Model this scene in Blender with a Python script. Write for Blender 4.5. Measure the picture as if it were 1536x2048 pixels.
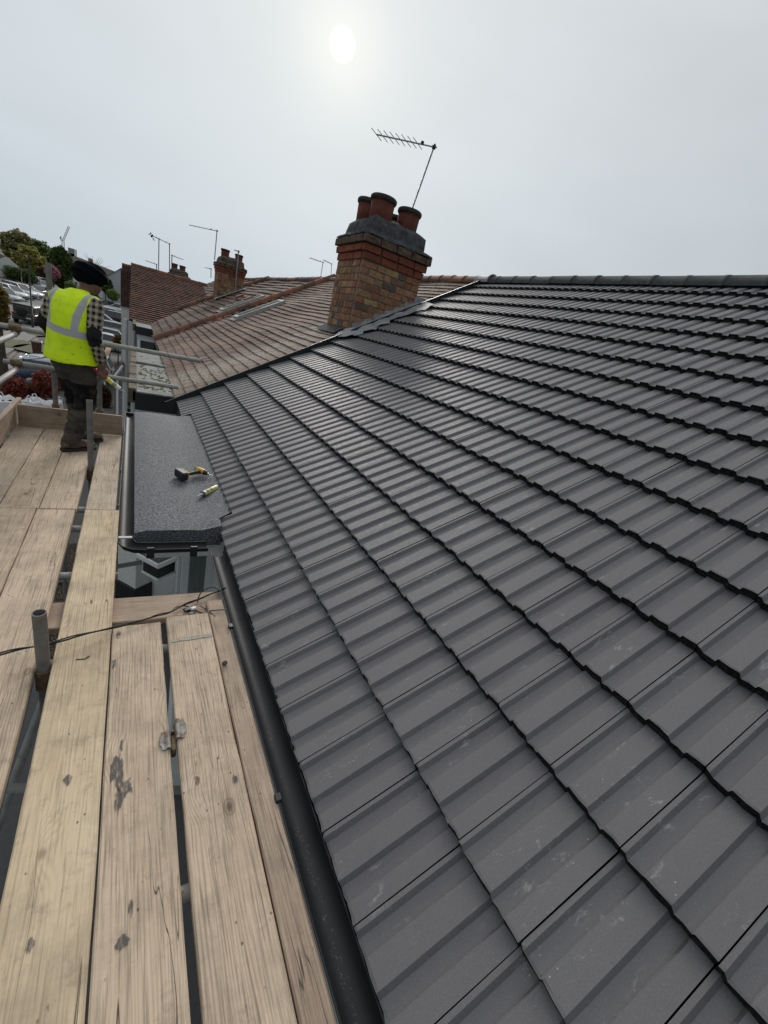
import bpy, bmesh, math, random
import numpy as np
from mathutils import Vector, Matrix, noise
for o in list(bpy.data.objects): bpy.data.objects.remove(o)
SC = bpy.context.scene
COL = SC.collection
rnd = random.Random(7)
R_ = math.radians
# ---------------------------------------------------------------- camera
CAMZ = 1.68; FPX = 821.27
def _rot(a, b, c):
    Rx = np.array([[1,0,0],[0,np.cos(a),-np.sin(a)],[0,np.sin(a),np.cos(a)]])
    Ry = np.array([[np.cos(b),0,np.sin(b)],[0,1,0],[-np.sin(b),0,np.cos(b)]])
    Rz = np.array([[np.cos(c),-np.sin(c),0],[np.sin(c),np.cos(c),0],[0,0,1]])
    return Rz@Rx@Ry
RC = _rot(.374609, -.598483, .260333)@np.array([[1,0,0],[0,0,-1],[0,1,0]], float)
cam = bpy.data.cameras.new('camera'); camo = bpy.data.objects.new('camera', cam); COL.objects.link(camo)
cam.sensor_fit = 'VERTICAL'; cam.sensor_height = 24; cam.lens = 24*FPX/2048
cam.clip_start = .02; cam.clip_end = 5000
_m = RC.T@np.diag([1,-1,-1])
camo.matrix_world = Matrix.Translation((0,0,CAMZ))@Matrix(_m.tolist()).to_4x4()
SC.camera = camo
SC.render.resolution_x = 768; SC.render.resolution_y = 1024
# a photo pixel gives a direction; the distance always comes from a plane of the place
def ray(x, y): return RC.T@np.array([(x-768)/FPX, (y-1024)/FPX, 1.0])
def _at(d, t): return Vector((d[0]*t, d[1]*t, CAMZ+d[2]*t))
def atz(x, y, z=0.0): d = ray(x,y); return _at(d, (z-CAMZ)/d[2])
def aty(x, y, Y): d = ray(x,y); return _at(d, Y/d[1])
def atx(x, y, X): d = ray(x,y); return _at(d, X/d[0])
# ---------------------------------------------------------------- sky, sun, exposure
SUN_EL, SUN_AZ = R_(24.65), R_(17.85)
sdir = Vector((math.sin(SUN_AZ)*math.cos(SUN_EL), math.cos(SUN_AZ)*math.cos(SUN_EL), math.sin(SUN_EL)))
W = bpy.data.worlds.new('World'); SC.world = W; W.use_nodes = True
def build_world():
    nt = W.node_tree; nt.nodes.clear(); N = nt.nodes.new; L = nt.links.new
    out = N('ShaderNodeOutputWorld'); bg = N('ShaderNodeBackground'); L(bg.outputs[0], out.inputs[0])
    sky = N('ShaderNodeTexSky'); sky.sky_type = 'NISHITA'; sky.sun_disc = False
    sky.sun_elevation = SUN_EL; sky.sun_rotation = SUN_AZ; sky.dust_density = 4; sky.air_density = 1.2
    def math_(op, a, b=None, clamp=False):
        n = N('ShaderNodeMath'); n.operation = op; n.use_clamp = clamp
        for i, v in ((0,a),(1,b)):
            if v is None: continue
            if isinstance(v, (int,float)): n.inputs[i].default_value = v
            else: L(v, n.inputs[i])
        return n.outputs[0]
    tc = N('ShaderNodeTexCoord')
    nrm = N('ShaderNodeVectorMath'); nrm.operation = 'NORMALIZE'; L(tc.outputs['Generated'], nrm.inputs[0])
    dot = N('ShaderNodeVectorMath'); dot.operation = 'DOT_PRODUCT'; L(nrm.outputs[0], dot.inputs[0]); dot.inputs[1].default_value = sdir
    sep = N('ShaderNodeSeparateXYZ'); L(nrm.outputs[0], sep.inputs[0])
    el = math_('MAXIMUM', sep.outputs[2], 0.0)
    ramp = N('ShaderNodeValToRGB'); L(el, ramp.inputs[0])
    e = ramp.color_ramp.elements
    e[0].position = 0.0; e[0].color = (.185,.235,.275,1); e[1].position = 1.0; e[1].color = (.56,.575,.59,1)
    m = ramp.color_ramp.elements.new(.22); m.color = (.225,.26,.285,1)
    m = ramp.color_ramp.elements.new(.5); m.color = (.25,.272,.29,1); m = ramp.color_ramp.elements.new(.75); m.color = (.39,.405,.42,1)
    # thin overcast: soft brightening round the veiled sun
    c = math_('MAXIMUM', dot.outputs['Value'], 0.0)
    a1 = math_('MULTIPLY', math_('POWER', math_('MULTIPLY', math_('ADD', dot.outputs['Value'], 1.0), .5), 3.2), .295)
    a2 = math_('MULTIPLY', math_('POWER', c, 40.0), .05)
    a3 = math_('MULTIPLY', math_('POWER', c, 380.0), .11)
    disc = N('ShaderNodeMapRange'); disc.interpolation_type = 'SMOOTHSTEP'; L(dot.outputs['Value'], disc.inputs[0])
    disc.inputs[1].default_value = math.cos(R_(1.3)); disc.inputs[2].default_value = math.cos(R_(.15)); disc.inputs[3].default_value = 0; disc.inputs[4].default_value = .55
    glow = math_('ADD', a2, math_('ADD', a3, disc.outputs[0]))
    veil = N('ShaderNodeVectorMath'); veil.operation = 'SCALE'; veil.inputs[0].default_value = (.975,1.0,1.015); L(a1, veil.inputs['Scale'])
    gcol = N('ShaderNodeMix'); gcol.data_type = 'RGBA'; gcol.blend_type = 'MULTIPLY'; gcol.inputs[0].default_value = 1
    cmb = N('ShaderNodeCombineXYZ'); [L(glow, cmb.inputs[i]) for i in range(3)]
    L(cmb.outputs[0], gcol.inputs[6]); gcol.inputs[7].default_value = (1.0,.90,.58,1)
    # faint cloud mottling
    mp = N('ShaderNodeMapping'); mp.inputs['Scale'].default_value = (1.2,1.2,3.2); L(nrm.outputs[0], mp.inputs[0])
    nz = N('ShaderNodeTexNoise'); nz.inputs['Scale'].default_value = 1.6; nz.inputs['Detail'].default_value = 4; nz.inputs['Roughness'].default_value = .5; L(mp.outputs[0], nz.inputs[0])
    mr = N('ShaderNodeMapRange'); L(nz.outputs[0], mr.inputs[0]); mr.inputs[1].default_value = .3; mr.inputs[2].default_value = .7; mr.inputs[3].default_value = .90; mr.inputs[4].default_value = 1.10
    mul = N('ShaderNodeVectorMath'); mul.operation = 'SCALE'; L(ramp.outputs[0], mul.inputs[0]); L(mr.outputs[0], mul.inputs['Scale'])
    add = N('ShaderNodeVectorMath'); add.operation = 'ADD'; L(mul.outputs[0], add.inputs[0]); L(gcol.outputs[2], add.inputs[1])
    sk = N('ShaderNodeVectorMath'); sk.operation = 'SCALE'; L(sky.outputs[0], sk.inputs[0]); sk.inputs['Scale'].default_value = .0003
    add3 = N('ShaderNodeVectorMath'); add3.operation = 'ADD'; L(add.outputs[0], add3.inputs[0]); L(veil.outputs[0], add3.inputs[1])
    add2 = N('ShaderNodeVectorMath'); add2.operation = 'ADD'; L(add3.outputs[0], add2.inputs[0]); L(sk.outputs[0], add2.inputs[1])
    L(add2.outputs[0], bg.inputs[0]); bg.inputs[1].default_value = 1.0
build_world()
sl = bpy.data.lights.new('sun', 'SUN'); sl.energy = 1.5; sl.angle = R_(22); sl.color = (1,.95,.88)
so = bpy.data.objects.new('sun', sl); COL.objects.link(so); so.rotation_euler = (-sdir).to_track_quat('-Z','Y').to_euler(); so.location = (0,0,30)
SC.view_settings.view_transform = 'Standard'; SC.view_settings.look = 'None'; SC.view_settings.gamma = 1
SC.view_settings.use_curve_mapping = False; SC.view_settings.exposure = 0.42
# ---------------------------------------------------------------- helpers
class MB:
    """collects shapes; build() links them as one mesh object"""
    def __init__(s): s.v = []; s.f = []; s.m = []; s.sm = []
    def add(s, vs, fs, mat=0, smooth=False):
        b = len(s.v); s.v += [tuple(v) for v in vs]
        for f in fs: s.f.append([i+b for i in f]); s.m.append(mat); s.sm.append(smooth)
        return s
    def box(s, c, size, mat=0, rot=None, bevel=0.0):
        hx, hy, hz = [q/2 for q in size]; c = Vector(c)
        if bevel <= 0:
            vs = [Vector((x,y,z)) for x in (-hx,hx) for y in (-hy,hy) for z in (-hz,hz)]
            fs = [(0,1,3,2),(4,6,7,5),(0,4,5,1),(2,3,7,6),(0,2,6,4),(1,5,7,3)]
        else:
            b = min(bevel, hx*.9, hy*.9, hz*.9); vs = []; fs = []
            bm = bmesh.new(); bmesh.ops.create_cube(bm, size=1.0)
            for v in bm.verts: v.co = Vector((v.co.x*2*hx, v.co.y*2*hy, v.co.z*2*hz))
            bmesh.ops.bevel(bm, geom=bm.edges[:], offset=b, segments=1, affect='EDGES')
            bm.verts.ensure_lookup_table(); bm.verts.index_update()
            vs = [v.co.copy() for v in bm.verts]; fs = [[v.index for v in f.verts] for f in bm.faces]; bm.free()
        if rot is not None: vs = [rot@v for v in vs]
        return s.add([v+c for v in vs], fs, mat)
    def box2(s, a, b, mat=0, bevel=0.0):
        a = Vector(a); b = Vector(b)
        return s.box((a+b)/2, [abs(b[i]-a[i]) for i in range(3)], mat, None, bevel)
    def cyl(s, p0, p1, r, n=12, mat=0, r1=None, caps=True, smooth=True):
        return s.tube([p0, p1], [r, r if r1 is None else r1], n, mat, caps, smooth)
    def tube(s, path, r, n=8, mat=0, caps=True, smooth=True, sq=(1,1)):
        P = [Vector(p) for p in path]; k = len(P)
        rr = r if isinstance(r, (list,tuple)) else [r]*k
        vs = []; up = None
        for i in range(k):
            t = (P[min(i+1,k-1)]-P[max(i-1,0)]).normalized()
            if up is None: up = Vector((0,0,1)) if abs(t.z) < .9 else Vector((0,1,0))
            a = t.cross(up)
            if a.length < 1e-4: a = t.cross(Vector((1,0,0)))
            a.normalize(); b = a.cross(t).normalized(); up = b
            for j in range(n):
                an = 2*math.pi*j/n; vs.append(P[i]+(a*math.cos(an)*sq[0]+b*math.sin(an)*sq[1])*rr[i])
        fs = [(i*n+j, i*n+(j+1)%n, (i+1)*n+(j+1)%n, (i+1)*n+j) for i in range(k-1) for j in range(n)]
        s.add(vs, fs, mat, smooth)
        if caps:
            s.add(vs[:n], [tuple(range(n))[::-1]], mat); s.add(vs[-n:], [tuple(range(n))], mat)
        return s
    def loft(s, rings, mat=0, closed=True, caps=True, smooth=True):
        n = len(rings[0]); vs = [p for r in rings for p in r]
        fs = [(i*n+j, i*n+(j+1)%n, (i+1)*n+(j+1)%n, (i+1)*n+j) for i in range(len(rings)-1) for j in range(n if closed else n-1)]
        s.add(vs, fs, mat, smooth)
        if caps and closed:
            s.add(rings[0], [tuple(range(n))[::-1]], mat); s.add(rings[-1], [tuple(range(n))], mat)
        return s
    def lathe(s, c, prof, n=20, mat=0, smooth=True, axis=None):
        c = Vector(c); M = Matrix.Identity(3) if axis is None else Vector(axis).to_track_quat('Z','Y').to_matrix()
        rings = [[c+M@Vector((r*math.cos(2*math.pi*j/n), r*math.sin(2*math.pi*j/n), z)) for j in range(n)] for r, z in prof]
        return s.loft(rings, mat, True, True, smooth)
    def sphere(s, c, r, n=12, k=8, mat=0, sc=(1,1,1), rot=None):
        c = Vector(c); rings = []
        for i in range(k+1):
            th = math.pi*(i+.02)/(k+.04); rg = []
            for j in range(n):
                a = 2*math.pi*j/n; v = Vector((math.sin(th)*math.cos(a)*sc[0], math.sin(th)*math.sin(a)*sc[1], -math.cos(th)*sc[2]))*r
                if rot is not None: v = rot@v
                rg.append(c+v)
            rings.append(rg)
        return s.loft(rings, mat)
    def mesh(s, name, mats):
        me = bpy.data.meshes.new(name); me.from_pydata(s.v, [], s.f)
        for m in (mats if isinstance(mats, (list,tuple)) else [mats]): me.materials.append(m)
        me.polygons.foreach_set('material_index', s.m); me.polygons.foreach_set('use_smooth', s.sm)
        me.update(); return me
    def build(s, name, mats, parent=None, base=None):
        if base is not None:
            b = Vector(base); s.v = [tuple(Vector(v)-b) for v in s.v]
        o = link(name, s.mesh(name, mats), parent)
        if base is not None: o.location = base
        return o
def link(name, me, parent=None):
    o = bpy.data.objects.new(name, me); COL.objects.link(o)
    if parent is not None: o.parent = parent
    return o
def tag(o, label, cat, group=None):
    o['label'] = label; o['category'] = cat
    if group: o['group'] = group
    return o
def thing(name, label, cat, loc=(0,0,0), group=None, rz=0):
    o = link(name, None); o.location = loc; o.rotation_euler = (0,0,rz); o.empty_display_size = .1
    return tag(o, label, cat, group)
def struct(o): o['kind'] = 'structure'; return o
def stuff(o): o['kind'] = 'stuff'; return o
def wm(o): return o.matrix_basis if o.parent is None else wm(o.parent)@o.matrix_basis
def part(mb, name, mats, th):
    """shapes given in world space, parented to a thing or a part"""
    inv = wm(th).inverted(); mb.v = [tuple(inv@Vector(v)) for v in mb.v]
    return mb.build(name, mats, th)
def put(name, me, parent, M):
    """shared mesh placed by a world matrix under a parent"""
    o = link(name, me, parent); o.matrix_basis = wm(parent).inverted()@M; return o
def copy_tree(o, parent=None):
    c = o.copy(); COL.objects.link(c)
    if parent is not None: c.parent = parent
    for ch in list(o.children): copy_tree(ch, c)
    return c
# ---------------------------------------------------------------- materials
class NT:
    def __init__(s, name):
        s.m = bpy.data.materials.new(name); s.m.use_nodes = True; s.t = s.m.node_tree; s.t.nodes.clear()
        s.out = s.n('ShaderNodeOutputMaterial'); s.b = s.n('ShaderNodeBsdfPrincipled'); s.l(s.b.outputs[0], s.out.inputs[0])
    def n(s, t, **k):
        x = s.t.nodes.new(t)
        for a, v in k.items(): setattr(x, a, v)
        return x
    def l(s, a, b): s.t.links.new(a, b)
    def set(s, node, **k):
        for a, v in k.items():
            i = node.inputs[a.replace('_',' ')] if isinstance(a, str) else node.inputs[a]
            if hasattr(v, 'is_linked') or isinstance(v, bpy.types.NodeSocket): s.l(v, i)
            else: i.default_value = v
        return node
    def pos(s): return s.n('ShaderNodeNewGeometry').outputs['Position']
    def obj(s): return s.n('ShaderNodeTexCoord').outputs['Object']
    def rand(s): return s.n('ShaderNodeObjectInfo').outputs['Random']
    def island(s): return s.n('ShaderNodeNewGeometry').outputs['Random Per Island']
    def map(s, v, scale=(1,1,1), loc=(0,0,0), rot=(0,0,0)):
        m = s.n('ShaderNodeMapping'); s.l(v, m.inputs[0]); m.inputs['Scale'].default_value = scale; m.inputs['Rotation'].default_value = rot
        if isinstance(loc, bpy.types.NodeSocket): s.l(loc, m.inputs['Location'])
        else: m.inputs['Location'].default_value = loc
        return m.outputs[0]
    def noise(s, v, scale, detail=4, rough=.55, dist=0.0):
        x = s.n('ShaderNodeTexNoise'); s.l(v, x.inputs['Vector']); x.inputs['Scale'].default_value = scale; x.inputs['Detail'].default_value = detail
        x.inputs['Roughness'].default_value = rough; x.inputs['Distortion'].default_value = dist; return x.outputs[0]
    def voro(s, v, scale, feature='F1', out='Distance', rnd_=1.0):
        x = s.n('ShaderNodeTexVoronoi', feature=feature); s.l(v, x.inputs['Vector']); x.inputs['Scale'].default_value = scale; x.inputs['Randomness'].default_value = rnd_; return x.outputs[out]
    def ramp(s, f, stops, interp='LINEAR'):
        r = s.n('ShaderNodeValToRGB'); s.l(f, r.inputs[0]); r.color_ramp.interpolation = interp; e = r.color_ramp.elements
        while len(e) < len(stops): e.new(.5)
        for i, (p, c) in enumerate(stops):
            e[i].position = p; e[i].color = (c,c,c,1) if isinstance(c, (int,float)) else (*c,1)
        return r.outputs[0]
    def rng(s, f, a, b, c=0., d=1., smooth=False):
        r = s.n('ShaderNodeMapRange'); s.l(f, r.inputs[0])
        if smooth: r.interpolation_type = 'SMOOTHSTEP'
        for i, v in enumerate((a,b,c,d)): r.inputs[i+1].default_value = v
        return r.outputs[0]
    def mth(s, op, a, b=0., clamp=False):
        x = s.n('ShaderNodeMath', operation=op, use_clamp=clamp)
        for i, v in ((0,a),(1,b)):
            if isinstance(v, (int,float)): x.inputs[i].default_value = v
            else: s.l(v, x.inputs[i])
        return x.outputs[0]
    def mix(s, f, a, b, mode='MIX'):
        x = s.n('ShaderNodeMix', data_type='RGBA', blend_type=mode)
        for i, v in ((0,f),(6,a),(7,b)):
            if isinstance(v, (int,float)): x.inputs[i].default_value = v if i == 0 else (v,v,v,1)
            elif isinstance(v, tuple): x.inputs[i].default_value = (*v,1)
            else: s.l(v, x.inputs[i])
        return x.outputs[2]
    def bump(s, h, strength=.3, dist=.002):
        b = s.n('ShaderNodeBump'); b.inputs['Strength'].default_value = strength; b.inputs['Distance'].default_value = dist; s.l(h, b.inputs['Height']); s.l(b.outputs[0], s.b.inputs['Normal'])
    def fin(s, col, rough=.7, metal=0., spec=.5):
        i = s.b.inputs
        if isinstance(col, tuple): i['Base Color'].default_value = (*col,1)
        else: s.l(col, i['Base Color'])
        if isinstance(rough, (int,float)): i['Roughness'].default_value = rough
        else: s.l(rough, i['Roughness'])
        i['Metallic'].default_value = metal; i['Specular IOR Level'].default_value = spec
        return s.m
_cache = {}
def plain(name, col, rough=.6, metal=0., var=.12, scale=14., spec=.5, bump=.0):
    """base colour with uneven tone and fine grain"""
    if name in _cache: return _cache[name]
    t = NT(name); p = t.pos(); n = t.noise(p, scale, 5, .6)
    c = t.mix(t.rng(n, .3, .7), tuple(x*(1-var) for x in col), tuple(min(1,x*(1+var)) for x in col))
    if bump: t.bump(t.noise(p, scale*6, 4), bump, .004)
    _cache[name] = t.fin(c, rough, metal, spec); return _cache[name]
def m_painttile():
    t = NT('painted_concrete_tile'); p = t.pos(); r = t.rand()
    n1 = t.noise(p, 2.2, 5, .6); n2 = t.noise(p, 38, 5, .65)
    c = t.mix(t.rng(n1, .3, .7), (.105,.099,.110), (.131,.125,.137))
    c = t.mix(t.rng(r, 0, 1, .0, .55), c, (.140,.137,.139))
    c = t.mix(t.rng(n2, .35, .75, 0, .35), c, (.155,.152,.154))
    c = t.mix(t.rng(t.noise(p, 260, 3, .7), .42, .62, 0, .30), c, (.065,.063,.068)); c = t.mix(t.rng(t.noise(t.map(p,(1,1,1),(7,3,1)), 210, 3, .7), .52, .66, 0, .35), c, (.20,.196,.205))
    # pale dusty scuffs and chalk specks, streaked along the fall of the roof
    q = t.map(p, (1.0,2.6,1.0))
    sc = t.noise(q, 9, 6, .75, .4); patch = t.rng(t.noise(p, 3.1, 3), .47, .62, smooth=True)
    scuff = t.mth('MULTIPLY', t.rng(sc, .57, .68, smooth=True), patch)
    c = t.mix(t.mth('MULTIPLY', scuff, .62), c, (.34,.335,.33))
    v = t.voro(p, 46); sp = t.mth('MULTIPLY', t.rng(v, .13, .05, smooth=True), t.rng(t.noise(p, 5.3, 3), .50, .62))
    c = t.mix(t.mth('MULTIPLY', sp, .8), c, (.50,.50,.48))
    v2 = t.voro(t.map(p, (1,1,1), (3.3,1.7,9.1)), 23); sp2 = t.mth('MULTIPLY', t.rng(v2, .055, .03), t.rng(t.noise(p, 2.7, 2), .45, .6))
    c = t.mix(t.mth('MULTIPLY', sp2, .75), c, (.03,.03,.03))
    t.bump(t.mth('ADD', t.mth('MULTIPLY', n2, .6), t.noise(p, 160, 3)), .22, .0016)
    return t.fin(c, t.rng(n2, .3, .7, .50, .64), 0, .60)
def m_butt():
    t = NT('tile_butt_edge'); p = t.pos(); n = t.noise(p, 70, 5, .7)
    c = t.mix(t.rng(n, .4, .72), (.006,.006,.007), (.035,.034,.034))
    c = t.mix(t.rng(t.noise(p, 26, 4, .7), .68, .76), c, (.22,.22,.21))
    t.bump(n, .9, .008); return t.fin(c, .85, 0, .2)
def m_clay(name, a, b, c3, dark, lichen=None):
    t = NT(name); p = t.pos(); r = t.mth('FRACT', t.mth('ADD', t.rand(), t.mth('MULTIPLY', t.island(), 7.31)))
    c = t.ramp(r, [(0,a),(.4,b),(.75,c3),(1,dark)])
    n = t.noise(p, 1.3, 5, .6); c = t.mix(t.rng(n, .42, .68, 0, .75), c, dark)
    n2 = t.noise(p, 30, 5, .7); c = t.mix(t.rng(n2, .45, .75, 0, .5), c, tuple(x*1.5 for x in a))
    sx = t.n('ShaderNodeSeparateXYZ'); t.l(p, sx.inputs[0])
    if lichen:
        d = t.mth('ABSOLUTE', t.mth('SUBTRACT', t.mth('ADD', sx.outputs[1], t.mth('MULTIPLY', n, 1.4)), lichen[0]))
        band = t.rng(d, lichen[1], 0.05, smooth=True)
        sp = t.rng(t.noise(p, 22, 5, .75), .43, .54)
        c = t.mix(t.mth('MULTIPLY', t.mth('MULTIPLY', band, sp), .85), c, (.36,.34,.28))
        c = t.mix(t.mth('MULTIPLY', t.rng(t.noise(p, 17, 4), .60, .68), .6), c, (.30,.28,.22))
    mo = t.mth('MULTIPLY', t.rng(t.noise(p, 7, 5, .7), .62, .70), .5); c = t.mix(mo, c, (.14,.12,.05))
    t.bump(n2, .5, .004); return t.fin(c, .85, 0, .25)
def m_wood(name, a, b, grain=1.0, dirt=.5):
    """worn softwood scaffold board; length runs along local Y"""
    t = NT(name); o = t.obj(); r = t.rand()
    off = t.n('ShaderNodeCombineXYZ'); t.l(t.mth('MULTIPLY', r, 13.), off.inputs[0]); t.l(t.mth('MULTIPLY', r, 57.), off.inputs[1])
    v = t.map(o, (1,1,1), off.outputs[0])
    # knots pull the grain around them
    kv = t.map(v, (1.0,.62,.0)); kd0 = t.voro(kv, 4.6); kc = t.n('ShaderNodeSeparateColor'); t.l(t.voro(kv, 4.6, 'F1', 'Color'), kc.inputs[0])
    kd = t.mth('ADD', kd0, t.rng(kc.outputs[0], .36, .37, 1., 0.)); kn = t.rng(kd, .085, .03, smooth=True)
    pull = t.mth('MULTIPLY', t.rng(kd, .42, .0, smooth=True), 1.0)
    wv = t.map(v, (26,1.1,26)); wob = t.noise(wv, .9, 3, .5)
    sx = t.n('ShaderNodeSeparateXYZ'); t.l(v, sx.inputs[0])
    ph = t.mth('ADD', t.mth('MULTIPLY', sx.outputs[0], 560.), t.mth('ADD', t.mth('MULTIPLY', t.noise(t.map(v, (7,.75,7)), 1.0, 3, .5), 62.), t.mth('MULTIPLY', pull, 24.)))
    ring = t.mth('MULTIPLY', t.mth('ADD', t.mth('SINE', ph), 1.), .5)
    strength = t.rng(t.noise(t.map(v, (9,.6,9)), 1., 2), .38, .62, .15, 1.0)
    gr = t.mth('MULTIPLY', t.mth('POWER', ring, 2.2), strength)
    fine = t.noise(t.map(v, (150,4,150)), 1., 4, .6)
    tone = t.noise(t.map(v, (3.,1.,3.)), 1.3, 5, .6)
    c = t.mix(t.rng(tone, .3, .7), a, b)
    c = t.mix(t.mth('MULTIPLY', gr, .36*grain), c, tuple(x*.36 for x in a))
    c = t.mix(t.rng(fine, .50, .66, 0, .62*grain), c, tuple(x*.36 for x in a))
    c = t.mix(t.rng(t.noise(t.map(v, (40,3,40)), 1., 4), .55, .8, 0, .5), c, tuple(min(1,x*1.25) for x in b))
    c = t.mix(t.mth('MULTIPLY', kn, .82), c, (.10,.072,.052)); c = t.mix(t.mth('MULTIPLY', t.rng(kd, .03, .01), .8), c, (.04,.03,.025))
    kr = t.mth('MULTIPLY', t.rng(t.mth('ABSOLUTE', t.mth('SUBTRACT', kd, .085)), .022, 0), .55); c = t.mix(kr, c, (.13,.09,.06))
    # long drying cracks
    ck = t.mth('ABSOLUTE', t.mth('SUBTRACT', t.noise(t.map(v, (17,.85,17)), 1., 2, .45), .5))
    crack = t.mth('MULTIPLY', t.rng(ck, .0042, .0008), t.rng(t.noise(t.map(v, (4,.7,4)), 1.7, 2), .46, .56))
    c = t.mix(t.mth('MULTIPLY', crack, .9), c, (.04,.03,.022))
    # grime, dark scuffs, pale cement spots
    g = t.rng(t.noise(v, 3.4, 6, .72), .42, .74, 0, dirt*1.15); c = t.mix(g, c, (.19,.15,.115)); g2 = t.mth('MULTIPLY', t.rng(t.noise(t.map(v,(1,1,1),(4,9,2)), 11, 5, .75), .55, .72), .45); c = t.mix(g2, c, (.16,.125,.10))
    sm = t.mth('MULTIPLY', t.rng(t.noise(t.map(v, (10,5,10)), 1., 5, .75), .665, .71), .85); c = t.mix(sm, c, (.06,.062,.07))
    dots = t.rng(t.voro(t.map(v, (1,.7,1)), 24), .10, .05); c = t.mix(t.mth('MULTIPLY', dots, t.rng(t.noise(v, 6, 2), .42, .55, 0, .8)), c, (.05,.04,.035))
    pal = t.mth('MULTIPLY', t.rng(t.voro(t.map(v, (1,1,1), (5,5,5)), 13), .13, .08), t.rng(t.noise(v, 4.1, 3), .58, .66)); c = t.mix(t.mth('MULTIPLY', pal, .5), c, (.62,.56,.47))
    h = t.mth('SUBTRACT', t.mth('MULTIPLY', fine, .5), t.mth('ADD', t.mth('MULTIPLY', gr, .5), t.mth('MULTIPLY', crack, 1.2)))
    t.bump(h, .5, .0022)
    return t.fin(c, .82, 0, .25)
def m_brick():
    t = NT('stock_brick'); p = t.pos(); r = t.mth('FRACT', t.mth('ADD', t.rand(), t.island()))
    c = t.ramp(r, [(0,(.32,.13,.065)),(.2,(.36,.18,.085)),(.36,(.40,.24,.135)),(.5,(.34,.14,.075)),(.64,(.42,.28,.13)),(.78,(.26,.14,.085)),(.88,(.11,.09,.075)),(1,(.36,.12,.065))])
    n = t.noise(p, 22, 5, .7); c = t.mix(t.rng(n, .42, .70, 0, .75), c, (.085,.065,.05)); c = t.mix(t.rng(t.noise(p, 2.2, 3), .5, .75, 0, .35), c, (.08,.06,.045))
    c = t.mix(t.rng(t.noise(p, 50, 4), .55, .75, 0, .55), c, (.42,.33,.22))
    t.bump(n, .9, .008); return t.fin(c, .9, 0, .2)
def m_redbrick():
    t = NT('red_corbel_brick'); p = t.pos(); r = t.rand()
    c = t.ramp(r, [(0,(.22,.062,.032)),(.5,(.29,.09,.045)),(1,(.18,.06,.036))])
    n = t.noise(p, 16, 5, .7); c = t.mix(t.rng(n, .45, .7, 0, .8), c, (.06,.05,.04)); t.bump(n, .8, .008); return t.fin(c, .9, 0, .2)
def m_weathered(name, a, b, sc=8., bump=.6):
    t = NT(name); p = t.pos(); n = t.noise(p, sc, 6, .7); c = t.mix(t.rng(n, .35, .65), a, b)
    c = t.mix(t.rng(t.noise(p, sc*4, 4), .6, .72, 0, .6), c, tuple(min(1,x*2.) for x in b)); t.bump(t.noise(p, sc*3, 5), bump, .008); return t.fin(c, .9, 0, .2)
def m_felt():
    t = NT('mineral_felt'); p = t.pos(); v = t.noise(p, 72, 4, .85); n = t.noise(p, 2.6, 4, .6)
    c = t.mix(t.rng(v, .44, .60), (.012,.013,.016), (.23,.245,.275)); c = t.mix(t.rng(n, .35, .7, 0, .5), c, (.085,.094,.106))
    t.bump(v, .8, .004); return t.fin(c, .75, 0, .4)
def m_lead():
    t = NT('sheet_lead'); p = t.pos(); n = t.noise(p, 9, 5, .7, 1.); c = t.mix(t.rng(n, .3, .7), (.15,.155,.165), (.36,.37,.385))
    t.bump(t.noise(p, 16, 4), .5, .01); return t.fin(c, .62, 0., .4)
def m_galv(name='galvanised_tube', rust=.03, k=1.):
    t = NT(name); p = t.pos(); n = t.noise(p, 14, 5, .65); c = t.mix(t.rng(n, .3, .7), (.24*k,.24*k,.235*k), (.40*k,.405*k,.395*k))
    c = t.mix(t.rng(t.noise(p, 23, 5, .75), .6-rust*.5, .72-rust*.4), c, (.17,.12,.075)); t.bump(n, .25, .002)
    return t.fin(c, t.rng(n, .3, .7, .55, .75), .2, .4)
def m_rust():
    t = NT('rusty_coupler'); p = t.pos(); n = t.noise(p, 40, 5, .7); c = t.mix(t.rng(n, .35, .65), (.085,.05,.028), (.23,.17,.10)); t.bump(n, .6, .004); return t.fin(c, .8, .2, .3)
def m_gutter():
    t = NT('black_plastic_gutter'); p = t.pos(); n = t.noise(p, 5, 4); c = t.mix(t.rng(n, .3, .7), (.009,.010,.012), (.017,.018,.021))
    dust = t.mth('MULTIPLY', t.rng(t.noise(p, 120, 3, .7), .58, .68), t.rng(t.noise(p, 6, 4), .45, .62)); geo = t.n('ShaderNodeNewGeometry')
    sx = t.n('ShaderNodeSeparateXYZ'); t.l(geo.outputs['Normal'], sx.inputs[0])
    dust = t.mth('MULTIPLY', dust, t.rng(sx.outputs[2], .93, .99)); c = t.mix(t.mth('MULTIPLY', dust, .4), c, (.30,.27,.23))
    return t.fin(c, .52, 0, .35)
def m_leaf(name, a, b, trans=.25):
    t = NT(name); r = t.mth('FRACT', t.mth('ADD', t.island(), t.rand())); c = t.mix(r, a, b)
    t.b.inputs['Subsurface Weight'].default_value = 0; t.b.inputs['Transmission Weight'].default_value = 0
    m = t.fin(c, .6, 0, .3)
    d = t.n('ShaderNodeBsdfTranslucent'); t.l(c, d.inputs[0]); mx = t.n('ShaderNodeMixShader'); mx.inputs[0].default_value = trans
    t.l(t.b.outputs[0], mx.inputs[1]); t.l(d.outputs[0], mx.inputs[2]); t.l(mx.outputs[0], t.out.inputs[0]); return m
def m_glass(name='window_glass', col=(.02,.025,.03)):
    t = NT(name); return t.fin(col, .06, 0, .8)
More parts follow.
